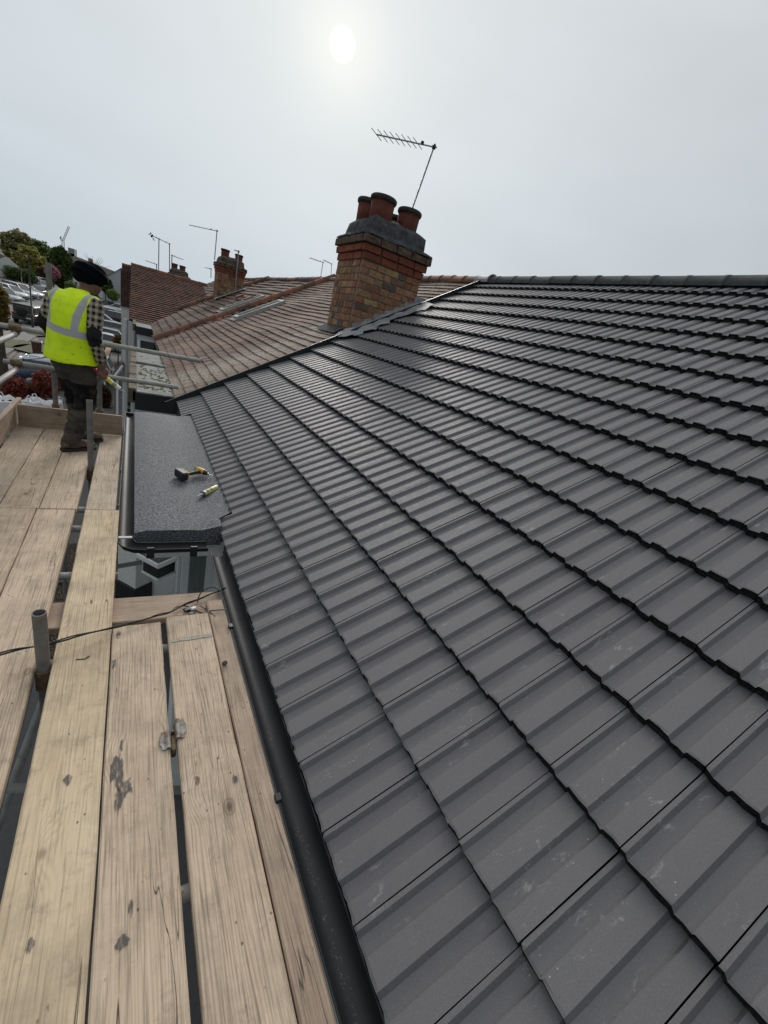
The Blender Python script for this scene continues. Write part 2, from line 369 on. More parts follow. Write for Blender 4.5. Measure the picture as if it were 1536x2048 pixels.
def m_pane():
    t = NT('clear_pane'); g = t.n('ShaderNodeBsdfGlossy'); g.inputs['Roughness'].default_value = .03; tr = t.n('ShaderNodeBsdfTransparent'); tr.inputs[0].default_value = (.86,.9,.89,1)
    fz = t.n('ShaderNodeFresnel'); fz.inputs[0].default_value = 1.5; mx = t.n('ShaderNodeMixShader'); t.l(fz.outputs[0], mx.inputs[0]); t.l(tr.outputs[0], mx.inputs[1]); t.l(g.outputs[0], mx.inputs[2]); t.l(mx.outputs[0], t.out.inputs[0]); return t.m
PANE = m_pane(); FLAUNCH2 = m_weathered('mossy_flaunching', (.045,.036,.026), (.12,.10,.075), 6); TOPB = m_weathered('sooty_top_brick', (.05,.04,.03), (.17,.115,.075), 12)
PT = m_painttile(); BUTT = m_butt(); BRICK = m_brick(); RBRICK = m_redbrick(); FELT = m_felt(); LEAD = m_lead(); GALV = m_galv(); RUST = m_rust(); GUT = m_gutter()
RGALV = m_galv('weathered_tube', .14, .58)
MORTAR = m_weathered('old_mortar', (.09,.082,.072), (.25,.225,.195), 12); LEAD2 = m_weathered('dark_lead', (.04,.042,.046), (.10,.104,.112), 9, .4)
FLAUNCH = m_weathered('flaunching', (.028,.029,.031), (.085,.088,.092), 7)
CLAY1 = m_clay('old_clay_tile', (.235,.152,.118), (.195,.124,.096), (.16,.106,.085), (.076,.058,.049), (9.6,1.4))
CLAY2 = m_clay('brown_clay_tile', (.165,.105,.08), (.135,.088,.067), (.112,.076,.059), (.055,.043,.036))
CLAY3 = m_clay('red_brown_tile', (.19,.085,.055), (.145,.072,.05), (.115,.064,.047), (.055,.038,.032))
CAPC = m_clay('ridge_clay', (.24,.10,.06), (.18,.085,.055), (.15,.08,.058), (.07,.05,.04))
POT = m_weathered('terracotta_pot', (.10,.034,.025), (.145,.05,.035), 5, .2)
POTRIM = m_weathered('sooty_pot_rim', (.028,.026,.022), (.065,.06,.05), 9, .3)
DARKPL = plain('dark_trim', (.012,.018,.019), .4); BLK = plain('black_plastic', (.012,.012,.013), .45); BLACKVOID = plain('dark_underlay', (.008,.008,.008), .95)
WHITE = plain('white_upvc', (.74,.75,.75), .35, var=.05); RENDER = plain('white_render', (.62,.63,.61), .85, var=.10, bump=.3); RUBBER = plain('tyre_rubber', (.012,.012,.012), .8)
GLASS = m_glass(); CHROME = plain('chrome', (.6,.6,.6), .18, 1.0)
# ================================================================ ground
def groundz(x, y):
    z = -5.0
    if y > 50: z += (y-50)*.012
    if x < -9: z += (-9-x)*.05*min(1, max(0,(y-25)/40))
    return z
def gpt(px, py):
    d = ray(px, py); t = 1.0
    for i in range(4000):
        p = _at(d, t)
        if p.z <= groundz(p.x, p.y): break
        t *= 1.003
    return p
def m_ground():
    t = NT('tarmac_ground'); p = t.pos(); n = t.noise(p, .35, 5, .6); f = t.noise(p, 60, 3, .7)
    c = t.mix(t.rng(n, .35, .65), (.075,.072,.068), (.125,.12,.112)); c = t.mix(t.rng(f, .4, .7, 0, .5), c, (.16,.155,.145)); t.bump(f, .4, .006); return t.fin(c, .9, 0, .3)
def sheet(name, pts, mat, dz=.004, n=1):
    mb = MB(); v = [Vector((x, y, groundz(x,y)+dz)) for x, y in pts]; mb.add(v, [tuple(range(len(v)))]); return struct(mb.build(name, mat))
gm = MB(); xs = [-900,-300,-120,-60,-40,-30,-24,-18,-14,-11,-9,-6,-3,0,3,8,20,60,200,900]; ys = [-60,-20,-8,0,6,12,20,25,32,40,50,65,80,100,140,200,320,600,1500]
gv = [(x,y,groundz(max(x,-60),min(y,200))) for y in ys for x in xs]; nx = len(xs)
gm.add(gv, [(j*nx+i, j*nx+i+1, (j+1)*nx+i+1, (j+1)*nx+i) for j in range(len(ys)-1) for i in range(nx-1)])
ground = struct(gm.build('ground', m_ground()))
# ================================================================ our house
PIT = .542613; X0 = .6068; Z0 = .03; GA = .40857; CW = .28020; YJ0 = .4608; YV = 7.5758; SR = 6.44
Sv = Vector((math.cos(PIT),0,math.sin(PIT))); Nv = Vector((-math.sin(PIT),0,math.cos(PIT))); Yv = Vector((0,1,0))
def rp(Y, s, h=0.0): return Vector((X0,Y,Z0))+Sv*s+Nv*h
def rM(Y, s, h=0.0, tilt=0.0, jit=0.0, q=None):
    """frame on the roof plane: x toward the camera side, y up the slope, z out of the roof"""
    B = Matrix((( 0,Sv.x,Nv.x),(-1,Sv.y,Nv.y),(0,Sv.z,Nv.z))).to_4x4()
    M = Matrix.Translation(rp(Y,s,h))@B@Matrix.Rotation(-tilt,4,'X')
    if jit: M = M@Matrix.Rotation((q or rnd).uniform(-jit,jit),4,'Z')@Matrix.Rotation((q or rnd).uniform(-jit,jit)*.8,4,'Y')
    return M
house = thing('terraced_house', 'near terraced house with newly painted dark grey interlocking tile roof', 'house', (.9,3,-5.0))
HY0 = -3.4
deck = MB(); deck.add([rp(HY0,.02,-.14),rp(YV,.02,-.14),rp(YV,SR,-.14),rp(HY0,SR,-.14)], [(0,1,2,3)])
ridx = rp(0,SR).x; back = [Vector((2*ridx-X0,HY0,Z0-.1)),Vector((2*ridx-X0,YV,Z0-.1)),rp(YV,SR,-.05),rp(HY0,SR,-.05)]; deck.add(back, [(3,2,1,0)])
roof = part(deck, 'roof', BLACKVOID, house)
HB = .0185; HH = HB
PROF = [(0,HH),(.05,HH),(.098,0),(.262,0),(.284,HH),(.43,HH),(.55,HH),(.598,0),(.68,0),(.762,0),(.784,HH),(.90,HH),(.986,HH)]
TL = .47; TH = .036
def tile_mesh(i):
    q = random.Random(50+i); mb = MB(); n = len(PROF); us = [u*CW for u, h in PROF]; hs = [h for u, h in PROF]
    f0 = [q.uniform(-.004,.003) for _ in us]; dn = [q.uniform(-.006,.004) for _ in us]
    rows = []
    rows.append([(us[k], f0[k], hs[k]-.0025+q.uniform(-.0015,.001)) for k in range(n)])
    rows.append([(us[k], .009+f0[k]*.4, hs[k]) for k in range(n)])
    rows.append([(us[k], TL, hs[k]) for k in range(n)])
    v = sum(rows, []); mb.add(v, [(r*n+k, r*n+k+1, (r+1)*n+k+1, (r+1)*n+k) for r in range(2) for k in range(n-1)], 0)
    b1 = [(us[k], f0[k]+.004+q.uniform(-.003,.003), hs[k]*.85-TH*.55+q.uniform(-.004,.004)) for k in range(n)]
    b2 = [(us[k], f0[k]+.002+q.uniform(-.003,.003), hs[k]*.55-TH+dn[k]) for k in range(n)]
    b3 = [(us[k], .06, hs[k]*.5-TH) for k in range(n)]
    bv = rows[0]+b1+b2+b3; mb.add(bv, [((r+1)*n+k, (r+1)*n+k+1, r*n+k+1, r*n+k) for r in range(3) for k in range(n-1)], 1)
    for k in (0, n-1):   # sides
        e = [(us[k],f0[k],hs[k]-.0025),(us[k],TL,hs[k]),(us[k],TL,-.03),(us[k],f0[k],-.03)]; mb.add(e, [(0,1,2,3) if k else (3,2,1,0)], 1)
    return mb
TM = [tile_mesh(i) for i in range(5)]; TMesh = [m.mesh('tile', [PT,BUTT]) for m in TM]
TILT = math.atan(.046/GA)
cand = []; NJ = int((YV-.02-YJ0)/CW)
jmin = int((HY0-YJ0)/CW)
APRON = {7:.52,8:.52,9:.52,10:.50}
for k in range(16):
    for j in range(jmin, 27):
        Yt = YJ0+j*CW+CW     # far edge of the tile
        lim = YV-.01
        cut = None
        if Yt-CW > lim-.02: continue
        if Yt > lim: cut = (lim-(Yt-CW))/CW
        c = rp(Yt-CW/2, k*GA+.2); w = RC@np.array([c.x,c.y,c.z-CAMZ]); vis = False; size = 0
        if w[2] > .15:
            x, y = w[0]/w[2]*FPX+768, w[1]/w[2]*FPX+1024
            if -120 < x < 1656 and -50 < y < 2200: vis = True; size = 1/np.dot(w,w)*max(.05, abs(Nv.dot(Vector((c.x,c.y,c.z-CAMZ)).normalized())))
        cand.append((vis, size, k, j, Yt, cut))
cand.sort(key=lambda a: (-a[0], -a[1]))
rest = MB(); qq = random.Random(3); nind = 0
for vis, size, k, j, Yt, cut in cand:
    i = qq.randrange(5); M = rM(Yt, k*GA, qq.uniform(-.0015,.0015), TILT+qq.uniform(-.003,.003), .0035, qq)
    M = M@Matrix.Translation((0,qq.uniform(-.003,.003),-HH))
    if k == 0 and 3.3 < Yt < 6.75: M = M@Matrix.Translation((0,.135,0))@Matrix.Diagonal((1,.71,1,1))
    if k == 15: M = M@Matrix.Diagonal((1,.72,1,1))
    if cut is not None: M = rM(YV-.01, k*GA, 0, TILT)@Matrix.Translation((0,0,-HH))@Matrix.Diagonal((cut,1,1,1))
    if vis and nind < 300: put('tile', TMesh[i], roof, M); nind += 1
    else:
        b = len(rest.v); rest.v += [tuple(M@Vector(v)) for v in TM[i].v]; rest.f += [[a+b for a in f] for f in TM[i].f]; rest.m += TM[i].m; rest.sm += TM[i].sm
stuff(part(rest, 'tile', [PT,BUTT], roof))
# ridge tiles
RIDGE = m_weathered('painted_ridge_tile', (.055,.06,.062), (.085,.09,.092), 6, .3)
def half_round(L, r, th=.018, n=11, lip=0.006, a0=-8, a1=188):
    mb = MB(); rings = []
    for y, rr in ((0,r+lip),(.05,r+lip),(.055,r),(L,r*.985)):
        rings.append([Vector((rr*math.cos(R_(a0+(a1-a0)*j/(n-1))), y, rr*math.sin(R_(a0+(a1-a0)*j/(n-1)))))  for j in range(n)])
    mb.loft(rings, 0, False, False, True)
    inner = [Vector((p.x*.86,p.y,p.z*.86)) for p in rings[0]]; mb.add(rings[0]+inner, [(j+1,j,n+j,n+j+1) for j in range(n-1)], 1)
    return mb
rt = half_round(.455, .125).mesh('ridge_tile', [RIDGE,BUTT]); pr = rp(0,SR,-.045); Y = YV+.02
q = random.Random(5)
while Y > HY0:
    Y -= .45; put('ridge_tile', rt, roof, Matrix.Translation((pr.x, Y, pr.z+q.uniform(-.004,.004)))@Matrix.Rotation(q.uniform(-.008,.008),4,'Z'))
bed = MB(); bed.box2((pr.x-.10,HY0,pr.z-.03),(pr.x+.10,YV,pr.z+.03)); part(bed, 'ridge_bedding', BUTT, roof)
vt = MB()
def rbox(mb, Ya, Yb, sa, sb, ha, hb, mat=0):
    v = [rp(Y,s,h) for Y in (Ya,Yb) for s in (sa,sb) for h in (ha,hb)]
    mb.add(v, [(0,1,3,2),(4,6,7,5),(0,4,5,1),(2,3,7,6),(0,2,6,4),(1,5,7,3)], mat); return mb
rbox(vt, YV-.004, YV+.075, -.16, SR-.05, -.13, .030); rbox(vt, YV+.004, YV+.030, -.16, SR-.05, .031, .052)
part(vt, 'verge_trim', DARKPL, roof)
# lead cap where the ridge meets the neighbour
lc = half_round(.42, .15); part(MB().add([Matrix.Translation((pr.x,YV-.2,pr.z+.012))@Vector(v) for v in lc.v], lc.f, 0, True), 'lead_saddle', LEAD, roof)
# lead apron and soakers round the chimney foot
ap = MB(); q = random.Random(12); ns, nyy = 16, 5
def apgrid(f, a, b):
    vs = [f(i/a, j/b) for i in range(a+1) for j in range(b+1)]; ap.add(vs, [(i*(b+1)+j, i*(b+1)+j+1, (i+1)*(b+1)+j+1, (i+1)*(b+1)+j) for i in range(a) for j in range(b)], 0, True)
    ap.add([v-Nv*.004 for v in vs], [((i+1)*(b+1)+j, (i+1)*(b+1)+j+1, i*(b+1)+j+1, i*(b+1)+j) for i in range(a) for j in range(b)], 0, True)
def edgej(i): return .02*math.sin(i*37.1)+.018*math.sin(i*91.7)
apgrid(lambda a, b: rp(7.735-b*(.46+edgej(a)*1.6+.05*math.sin(a*9)), 3.22+a*1.75, .012+.050*(1-b)**2+.012*math.sin(a*31+b*4)+q.uniform(-.008,.010)), 26, 7)
# rounded front skirt
def skirt(a, b):
    ang = R_(-90+180*a); rr = .34*b; return rp(7.60+.30*math.sin(ang)*b*1.0, 3.28-.26*b*max(.15,math.cos(ang)), .075-.045*b+q.uniform(-.004,.006))
apgrid(skirt, 14, 5)
part(ap, 'lead_flashing', LEAD, roof)
# upstand of stepped lead against the brickwork
up = MB(); q = random.Random(4)
for i in range(7):
    s0 = 3.35+i*.235; p0 = rp(7.733, s0, .0); up.add([p0, rp(7.733,s0+.26,0), rp(7.733,s0+.26,0)+Vector((0,0,.075)), p0+Vector((0,0,.17+q.uniform(-.03,.02)))], [(0,1,2,3)], 0)
part(up, 'step_flashing', LEAD, roof)
# gutters
def gutter_run(path, r=.056, th=.003, n=13, name='gutter', parent=None):
    """half-round trough swept along a level path; r is the trough radius"""
    P = [Vector(p) for p in path]; mb = MB(); ro = []; ri = []
    for i, p in enumerate(P):
        t = (P[min(i+1,len(P)-1)]-P[max(i-1,0)]).normalized(); a = t.cross(Vector((0,0,1))).normalized()
        ro.append([p+a*math.cos(R_(180+180*j/(n-1)))*r+Vector((0,0,math.sin(R_(180+180*j/(n-1)))*r)) for j in range(n)])
        ri.append([p+a*math.cos(R_(180+180*j/(n-1)))*(r-th)+Vector((0,0,math.sin(R_(180+180*j/(n-1)))*(r-th)+.0005)) for j in range(n)])
    mb.loft(ro, 0, False, False); m2 = MB().loft(ri, 0, False, False); m2.f = [f[::-1] for f in m2.f]; mb.add(m2.v, m2.f, 0, True)
    for a in (0, n-1):
        for sgn in (1,):
            mb.tube([r_[a] for r_ in ro], .004, 6, 0)
    return mb
gz = .004
g = gutter_run([(.556,HY0,gz),(.556,2.80,gz)]); gut = part(g, 'gutter', GUT, house)
for yy in (.93, 1.95, -.1): part(MB().box2((.486,yy-.016,gz-.014),(.512,yy+.016,gz+.010), 0, .003), 'bracket_clip', BLK, gut)
g = gutter_run([(.5,2.93,gz-.02),(.1,2.93,gz-.02),(.03,2.94,gz-.02),(-.01,2.97,gz-.02),(-.030,3.02,gz-.02),(-.034,3.1,gz-.02),(-.036,6.66,gz-.02)], .05)
bg_ = part(g, 'gutter', GUT, house)
for xx in (.12, .40): part(MB().box2((xx-.025,2.868,gz-.085),(xx+.025,2.886,gz+.0), 0, .004), 'bracket_clip', BLK, bg_)
for yy in (3.6,4.4,5.6): part(MB().box2((-.095,yy-.02,gz-.04),(-.083,yy+.02,gz-.008),0,.002), 'bracket_clip', BLK, bg_)
part(MB().box2((-.088,6.64,gz-.07),(.016,6.66,gz-.018)), 'stop_end', BLK, bg_)
part(MB().box2((-.075,3.06,gz-.026),(-.03+.04,3.085,gz-.018)), 'joint_seal', plain('pale_sealant', (.5,.5,.5), .5), bg_)
# eaves fascia, soffit, front wall
part(MB().box2((.62,HY0,-.20),(.64,2.93,-.03)), 'fascia', BLK, house); part(MB().box2((.62,6.75,-.2),(.64,YV,-.03)), 'fascia', BLK, house)
wl = MB(); wl.box2((.80,HY0,-5.01),(1.0,YV,-.06)); wl.box2((.64,HY0,-.24),(.80,YV,-.20)); part(wl, 'wall', RENDER, house)
rest_ = MB(); rest_.box2((1.0,HY0,-5.01),(2*ridx-X0-.3,HY0+.2,-.06)); rest_.add([(1.0,HY0+.1,-.06),(2*ridx-X0-.3,HY0+.1,-.06),(ridx,HY0+.1,rp(0,SR).z-.2)], [(0,1,2)]); part(rest_, 'gable_wall', RENDER, house)
# bay with felted flat roof
fl = MB(); q = random.Random(8); na, nb = 26, 8
def felt(a, b):
    Y = 3.085+a*3.52; x = .022+b*(.73 if Y > 3.26 else .60); z = .026+.006*math.sin(a*7+b*3)+q.uniform(-.002,.002)
    if b < .06: z -= .014
    if b > .74: z = .026+(b-.74)*.16
    return Vector((x,Y,z))
vs = [felt(i/na,j/nb) for i in range(na+1) for j in range(nb+1)]
fl.add(vs, [(i*(nb+1)+j, i*(nb+1)+j+1, (i+1)*(nb+1)+j+1, (i+1)*(nb+1)+j)[::-1] for i in range(na) for j in range(nb)], 0, True)
fe = [felt(0,j/nb) for j in range(nb+1)]; lo = [Vector((p.x,p.y-.004,-.105+q.uniform(-.002,.002))) for p in fe]; fl.add(fe+lo, [(j,j+1,nb+1+j+1,nb+1+j)[::-1] for j in range(nb)])
le = [felt(i/na,0) for i in range(na+1)]; lo = [Vector((p.x-.004,p.y,-.08)) for p in le]; fl.add(le+lo, [(j+1,j,na+1+j,na+1+j+1)[::-1] for j in range(na)])
fe = [felt(1,j/nb) for j in range(nb+1)]; lo = [Vector((p.x,p.y+.004,-.105)) for p in fe]; fl.add(fe+lo, [(j+1,j,nb+1+j,nb+1+j+1)[::-1] for j in range(nb)])
fr = part(fl, 'bay_roof', FELT, house)
drip = MB(); drip.box2((.20,3.072,-.10),(.2035,3.080,.012)); part(drip, 'felt_lap', FELT, fr)
# bay walls and windows under the flat roof
bw = MB(); bw.box2((.10,3.13,-.235),(.80,6.55,-.106)); part(bw, 'bay_fascia', WHITE, house)
BX = aty(364,1140,4.3).x
part(MB().box2((BX,4.30,-5.01),(.80,4.75,-2.0)), 'bay_wall', RENDER, house); part(MB().box2((BX,4.30,-.34),(.8,4.75,-.235)), 'window_head', WHITE, house); part(MB().box2((.70,4.751,-5.01),(.80,6.5,-.235)), 'bay_wall', RENDER, house)
CURT = plain('grey_curtain', (.62,.68,.66), .8, var=.06)
win = part(MB().box2((BX,4.30,-2.0),(BX+.07,4.37,-.34)), 'window_frame', WHITE, house)
for a, b in (((.74,4.30,-2.0),(.80,4.37,-.34)),((BX+.071,4.31,-2.0),(.739,4.36,-1.93)),((BX+.071,4.31,-.41),(.739,4.36,-.34)),((BX,4.69,-2.0),(BX+.06,4.75,-.34))):
    part(MB().box2(a, b), 'frame_bar', WHITE, win)
part(MB().box2((BX+.07,4.33,-1.93),(.74,4.336,-.41)), 'pane', PANE, win); part(MB().box2((BX+.03,4.38,-1.99),(BX+.036,4.68,-.35)), 'pane', PANE, win)
cu = MB(); n = 70; top = [Vector((BX+.08+(.66-BX+.0)*i/n, 4.42+.030*math.sin(i*.75)+.014*math.sin(i*2.1), -.36)) for i in range(n+1)]; cu.add(top+[Vector((p.x,p.y+.01,-1.98)) for p in top], [(i,n+1+i,n+2+i,i+1) for i in range(n)], 0, True); part(cu, 'curtain', CURT, win)
cu = MB(); n = 20; top = [Vector((BX+.11+.02*math.sin(i*.8), 4.45+.23*i/n, -.36)) for i in range(n+1)]; cu.add(top+[Vector((p.x,p.y,-1.98)) for p in top], [(i,n+1+i,n+2+i,i+1) for i in range(n)], 0, True); part(cu, 'curtain', CURT, win)
# ---------------------------------------------------------------- chimney builder
def brick_mesh(L, W_, H, sd):
    q = random.Random(sd); mb = MB().box((0,0,0), (L,W_,H), 0, None, .006); mb.v = [tuple(c+q.uniform(-.006,.006) for c in v) for v in mb.v]; return mb
BR = {}
def chimney(name, label, x0, x1, y0, y1, zb, zt, full=True, pots=((.3,.3),), seed=1, parent_label=None):
    q = random.Random(seed); th = thing(name, label, 'chimney', ((x0+x1)/2,(y0+y1)/2,zb), 'brick chimneys along the terrace')
    core = MB().box2((x0+.012,y0+.012,zb),(x1-.012,y1-.012,zt+.38)); st = part(core, 'stack', MORTAR, th)
    joined = MB()
    def lay(L, W_, H, c, mat, along, vis):
        key = (round(L,3),round(W_,3),round(H,3),q.randrange(3),mat.name)
        if key not in BR: BR[key] = (brick_mesh(L,W_,H,len(BR)*7+1), None)
        mbk = BR[key][0]
        if BR[key][1] is None: BR[key] = (mbk, mbk.mesh('brick', [mat]))
        M = Matrix.Translation(c)@Matrix.Rotation(0 if along=='x' else math.pi/2,4,'Z')@Matrix.Rotation(q.uniform(-.012,.012),4,'Z')
        if vis and full: put('brick', BR[key][1], st, M)
        else: joined.add([M@Vector(v) for v in mbk.v], mbk.f, 0 if mat is BRICK else 1 if mat is RBRICK else 2)
    def course(z, H, ex, mat, i, bl, hb, vis=True):
        a0, a1, b0, b1 = x0-ex, x1+ex, y0-ex, y1+ex
        for fy, dep in ((b0,1),(b1,-1)):   # faces along x
            x = a0; k = i % 2; first = True
            while x < a1-.01:
                L = (bl if (k%2==0) else hb) if not first else (hb if i%2 else bl)
                if a1-(x+L) < .06: L = a1-x
                low = Vector(((x+L/2),fy,z)); rl = rp(0,(low.x-X0)/math.cos(PIT)).z
                if z > rl-.12: lay(L-.017, .10, H-.017, (x+L/2, fy+dep*.05+q.uniform(-.004,.004), z), mat, 'x', vis and dep == 1)
                x += L; k += 1; first = False
        for fx, dep in ((a0,1),(a1,-1)):
            y = b0+.103; k = i; first = True
            while y < b1-.103-.01:
                L = hb if q.random() < .62 else bl*.9
                if b1-.103-(y+L) < .06: L = b1-.103-y
                rl = rp(0,(fx-X0)/math.cos(PIT)).z
                if z > rl-.12: lay(L-.017, .10, H-.017, (fx+dep*.05+q.uniform(-.004,.004), y+L/2, z), mat, 'y', vis and dep == 1)
                y += L; k += 1
    H = .117; z = zt-H/2; i = 0
    while z > zb:
        course(z, H, 0, BRICK, i, .305, .165); z -= H; i += 1
    course(zt+.062, .125, .022, RBRICK, 0, .36, .36); course(zt+.188, .125, .052, RBRICK, 1, .36, .36); course(zt+.316, .13, .09, TOPB, 0, .33, .33)
    if joined.v: stuff(part(joined, 'brick', [BRICK,RBRICK,TOPB], st))
    # flaunching: rough weathered fillet, then the mortar hump that holds the pots
    fb = MB(); cx, cy = (x0+x1)/2, (y0+y1)/2; hx, hy = (x1-x0)/2, (y1-y0)/2; rings = []
    for e, dz in ((.10,.385),(.092,.42),(-.01,.455),(-.03,.46),(-.035,.52),(-.06,.66),(-.11,.71),(-.24,.77),(-.40,.79)):
        rg = []
        for a in range(40):
            t = a/40*4; sd = int(t); f = t-sd; c4 = [(-1,-1),(1,-1),(1,1),(-1,1)]; p, r = c4[sd], c4[(sd+1)%4]
            ux = p[0]+(r[0]-p[0])*f; uy = p[1]+(r[1]-p[1])*f; k = .97 if (abs(ux) > .97 and abs(uy) > .97) else 1
            rg.append(Vector((cx+ux*k*max(.05,hx+e)+q.uniform(-.012,.012), cy+uy*k*max(.05,hy+e)+q.uniform(-.012,.012), zt+dz+q.uniform(-.012,.012))))
        rings.append(rg)
    fb.loft(rings, 0); part(fb, 'flaunching', FLAUNCH if full else FLAUNCH2, th)
    for (px_, py_, r, h) in pots:
        c = Vector((px_,py_,zt+.62)); pt = MB().lathe(c, [(r*.94,0),(r*.96,h*.4),(r,h-.05),(r*.86,h-.05),(r*.84,.1)], 24, 0); po = part(pt, 'chimney_pot', POT, th)
        part(MB().lathe(c, [(r*1.0,h-.052),(r*1.09,h-.045),(r*1.13,h-.02),(r*1.12,h+.012),(r*1.03,h+.03),(r*.88,h+.022),(r*.82,h-.02),(r*.82,h-.12)], 24, 0), 'pot_rim', POTRIM, po)
    return th
CX0, CX1, CY0, CY1 = 3.45, 4.72, 7.74, 8.95
p1_ = aty(768,400,8.08); p2_ = aty(824,422,8.12)
chimney('chimney', 'large brick chimney with four red pots and sooty rims at the near party wall', CX0, CX1, CY0, CY1, 1.2, 2.97, True,
        [(3.78,8.10,.215,.43),(4.36,8.12,.205,.43),(3.76,8.66,.20,.45),(4.36,8.66,.19,.38)], 2)
# TV aerial on its mast
AL = plain('aerial_aluminium', (.30,.30,.31), .4, .6)
def aerial(name, label, base, top, end, nel=8, el=.30, r=.014, tiltv=None, refl=True, seed=0):
    base, top, end = Vector(base), Vector(top), Vector(end)
    th = thing(name, label, 'aerial', base, 'television aerials on the chimneys')
    part(MB().cyl(base, top+(top-base).normalized()*.05, r, 8), 'mast', AL, th)
    bo = part(MB().cyl(top+(top-end).normalized()*.06, end, r*.75, 6), 'boom', AL, th)
    d = (end-top).normalized(); w = Vector(tiltv) if tiltv else d.cross(Vector((0,0,1))).normalized()
    for i in range(nel):
        c = top+(end-top)*(.30+.70*i/(nel-1)) if nel > 1 else end
        part(MB().cyl(c-w*el*.5, c+w*el*.5, r*.38, 5), 'element', AL, th)
    part(MB().box(top, (.06,.06,.07), 0, None, .01), 'clamp', BLK, th)
    if refl: part(MB().box(top+(end-top)*.22+Vector((0,0,.025)), (.05,.05,.05), 0, None, .008), 'junction_box', BLK, th)
    return th
aerial('tv_aerial', 'tall television aerial with comb of rods above the near chimney', (4.50,8.55,3.42), aty(868,294,8.45), aty(753,269,8.45), 8, .25, .016, (aty(761,277,8.45)-aty(748,260,8.45)).normalized())
# ================================================================ neighbouring terrace
def plain_tile(w, L, th, sd):
    q = random.Random(sd); n = 4; mb = MB(); us = [w*i/n for i in range(n+1)]
    top0 = [(u, q.uniform(-.004,.004), .004*math.sin(math.pi*u/w)+q.uniform(-.001,.001)) for u in us]; top1 = [(u, L, .004*math.sin(math.pi*u/w)) for u in us]; bot = [(u, p[1]+.001, p[2]-th) for u, p in zip(us, top0)]
    v = top0+top1+bot; m = n+1
    mb.add(v, [(k,k+1,m+k+1,m+k) for k in range(n)]+[(2*m+k,2*m+k+1,k+1,k) for k in range(n)]+[(0,m,2*m),(n,2*m+n,m+n)], 0); return mb
def tiled_roof(hs, Ya, Yb, gauge, w, mat, th, seed, tilt, nmax=300, s1=SR, skip=None, bond=True, rough=.006):
    q = random.Random(seed); dk = MB(); dk.add([rp(Ya,.0,-.09),rp(Yb,.0,-.09),rp(Yb,s1,-.09),rp(Ya,s1,-.09)], [(0,1,2,3)])
    bk = [Vector((2*ridx-X0,Ya,Z0-.1)),Vector((2*ridx-X0,Yb,Z0-.1)),rp(Yb,s1,-.09),rp(Ya,s1,-.09)]; dk.add(bk, [(3,2,1,0)])
    rf = part(dk, 'roof', BLACKVOID, hs); P = [plain_tile(w-.004, gauge*1.25, th, seed*10+i) for i in range(5)]; PM = [p.mesh('tile', [mat]) for p in P]
    cells = []; ncs = int(s1/gauge)
    for k in range(ncs+1):
        o = (w/2 if (k%2 and bond) else 0); Y = Ya+o
        while Y < Yb:
            Yt = min(Y+w, Yb); s = k*gauge
            if not (skip and skip(Y+w/2, s+gauge/2)): cells.append((Yt, s, k))
            Y += w
    cells.sort(key=lambda c: (c[0])**2+(rp(0,c[1]).x)**2)
    jm = MB()
    for i, (Yt, s, k) in enumerate(cells):
        wav = .012*math.sin(Yt*1.7+s*.9)+.008*math.sin(s*3.1+Yt*.6)
        M = rM(Yt, s+q.uniform(-rough,rough)+.010*math.sin(Yt*2.3+k), wav+q.uniform(-.003,.003)-.004, tilt+q.uniform(-.01,.01), .012, q); j = q.randrange(5)
        if i < nmax: put('tile', PM[j], rf, M)
        else: jm.add([M@Vector(v) for v in P[j].v], P[j].f, 0)
    if jm.v: stuff(part(jm, 'tile', [mat], rf))
    return rf
def cap_line(rf, Y, s0, s1, r, mat, seed, L=.42):
    q = random.Random(seed); me = half_round(L+.02, r, a0=0, a1=180).mesh('ridge_tile', [mat, BUTT]); s = s0
    while s < s1:
        p = rp(Y+q.uniform(-.008,.008), s, .01); B = Matrix(((0,Sv.x,Nv.x),(-1,Sv.y,Nv.y),(0,Sv.z,Nv.z))).to_4x4()
        put('ridge_tile', me, rf, Matrix.Translation(p)@B@Matrix.Rotation(q.uniform(-.02,.02),4,'Z')@Matrix.Rotation(q.uniform(-.02,.01),4,'X')); s += L
def ridge_line(rf, Ya, Yb, mat, seed, r=.125):
    q = random.Random(seed); me = half_round(.47, r).mesh('ridge_tile', [mat, BUTT]); p = rp(0,SR,-.03); Y = Ya
    while Y < Yb:
        put('ridge_tile', me, rf, Matrix.Translation((p.x+q.uniform(-.01,.01),Y,p.z+.015*math.sin(Y*.8)+q.uniform(-.008,.008)))@Matrix.Rotation(q.uniform(-.03,.03),4,'Z')); Y += .45
    part(MB().box2((p.x-.1,Ya,p.z-.06),(p.x+.1,Yb,p.z+.04)), 'ridge_bedding', MORTAR, rf)
Y1a, Y1b, Y2b, Y3b = YV+.08, 16.35, 25.1, 33.6
def skylight(hs, Ya, Yb, sa, sb):
    fr = MB(); b = .07
    for (a,c,e,f) in ((Ya,Ya+b,sa,sb),(Yb-b,Yb,sa,sb),(Ya+b+.001,Yb-b-.001,sa,sa+b*1.6),(Ya+b+.001,Yb-b-.001,sb-b,sb)): rbox(fr, a, c, e, f, -.03, .085)
    o = part(fr, 'skylight', plain('grey_window_frame', (.36,.37,.34), .5), hs)
    part(rbox(MB(), Ya+b, Yb-b, sa+b, sb-b, .0, .06), 'pane', m_glass('skylight_glass', (.16,.18,.19)), o)
    part(rbox(MB(), Ya-.06, Yb+.06, sa-.14, sa-.002, .0, .03), 'apron', LEAD, o)
h1 = thing('terraced_house', 'second terraced house with worn pinkish clay tiles, lichen streak and one skylight', 'house', (.9,12,-5.0), 'terraced houses beyond the near roof')
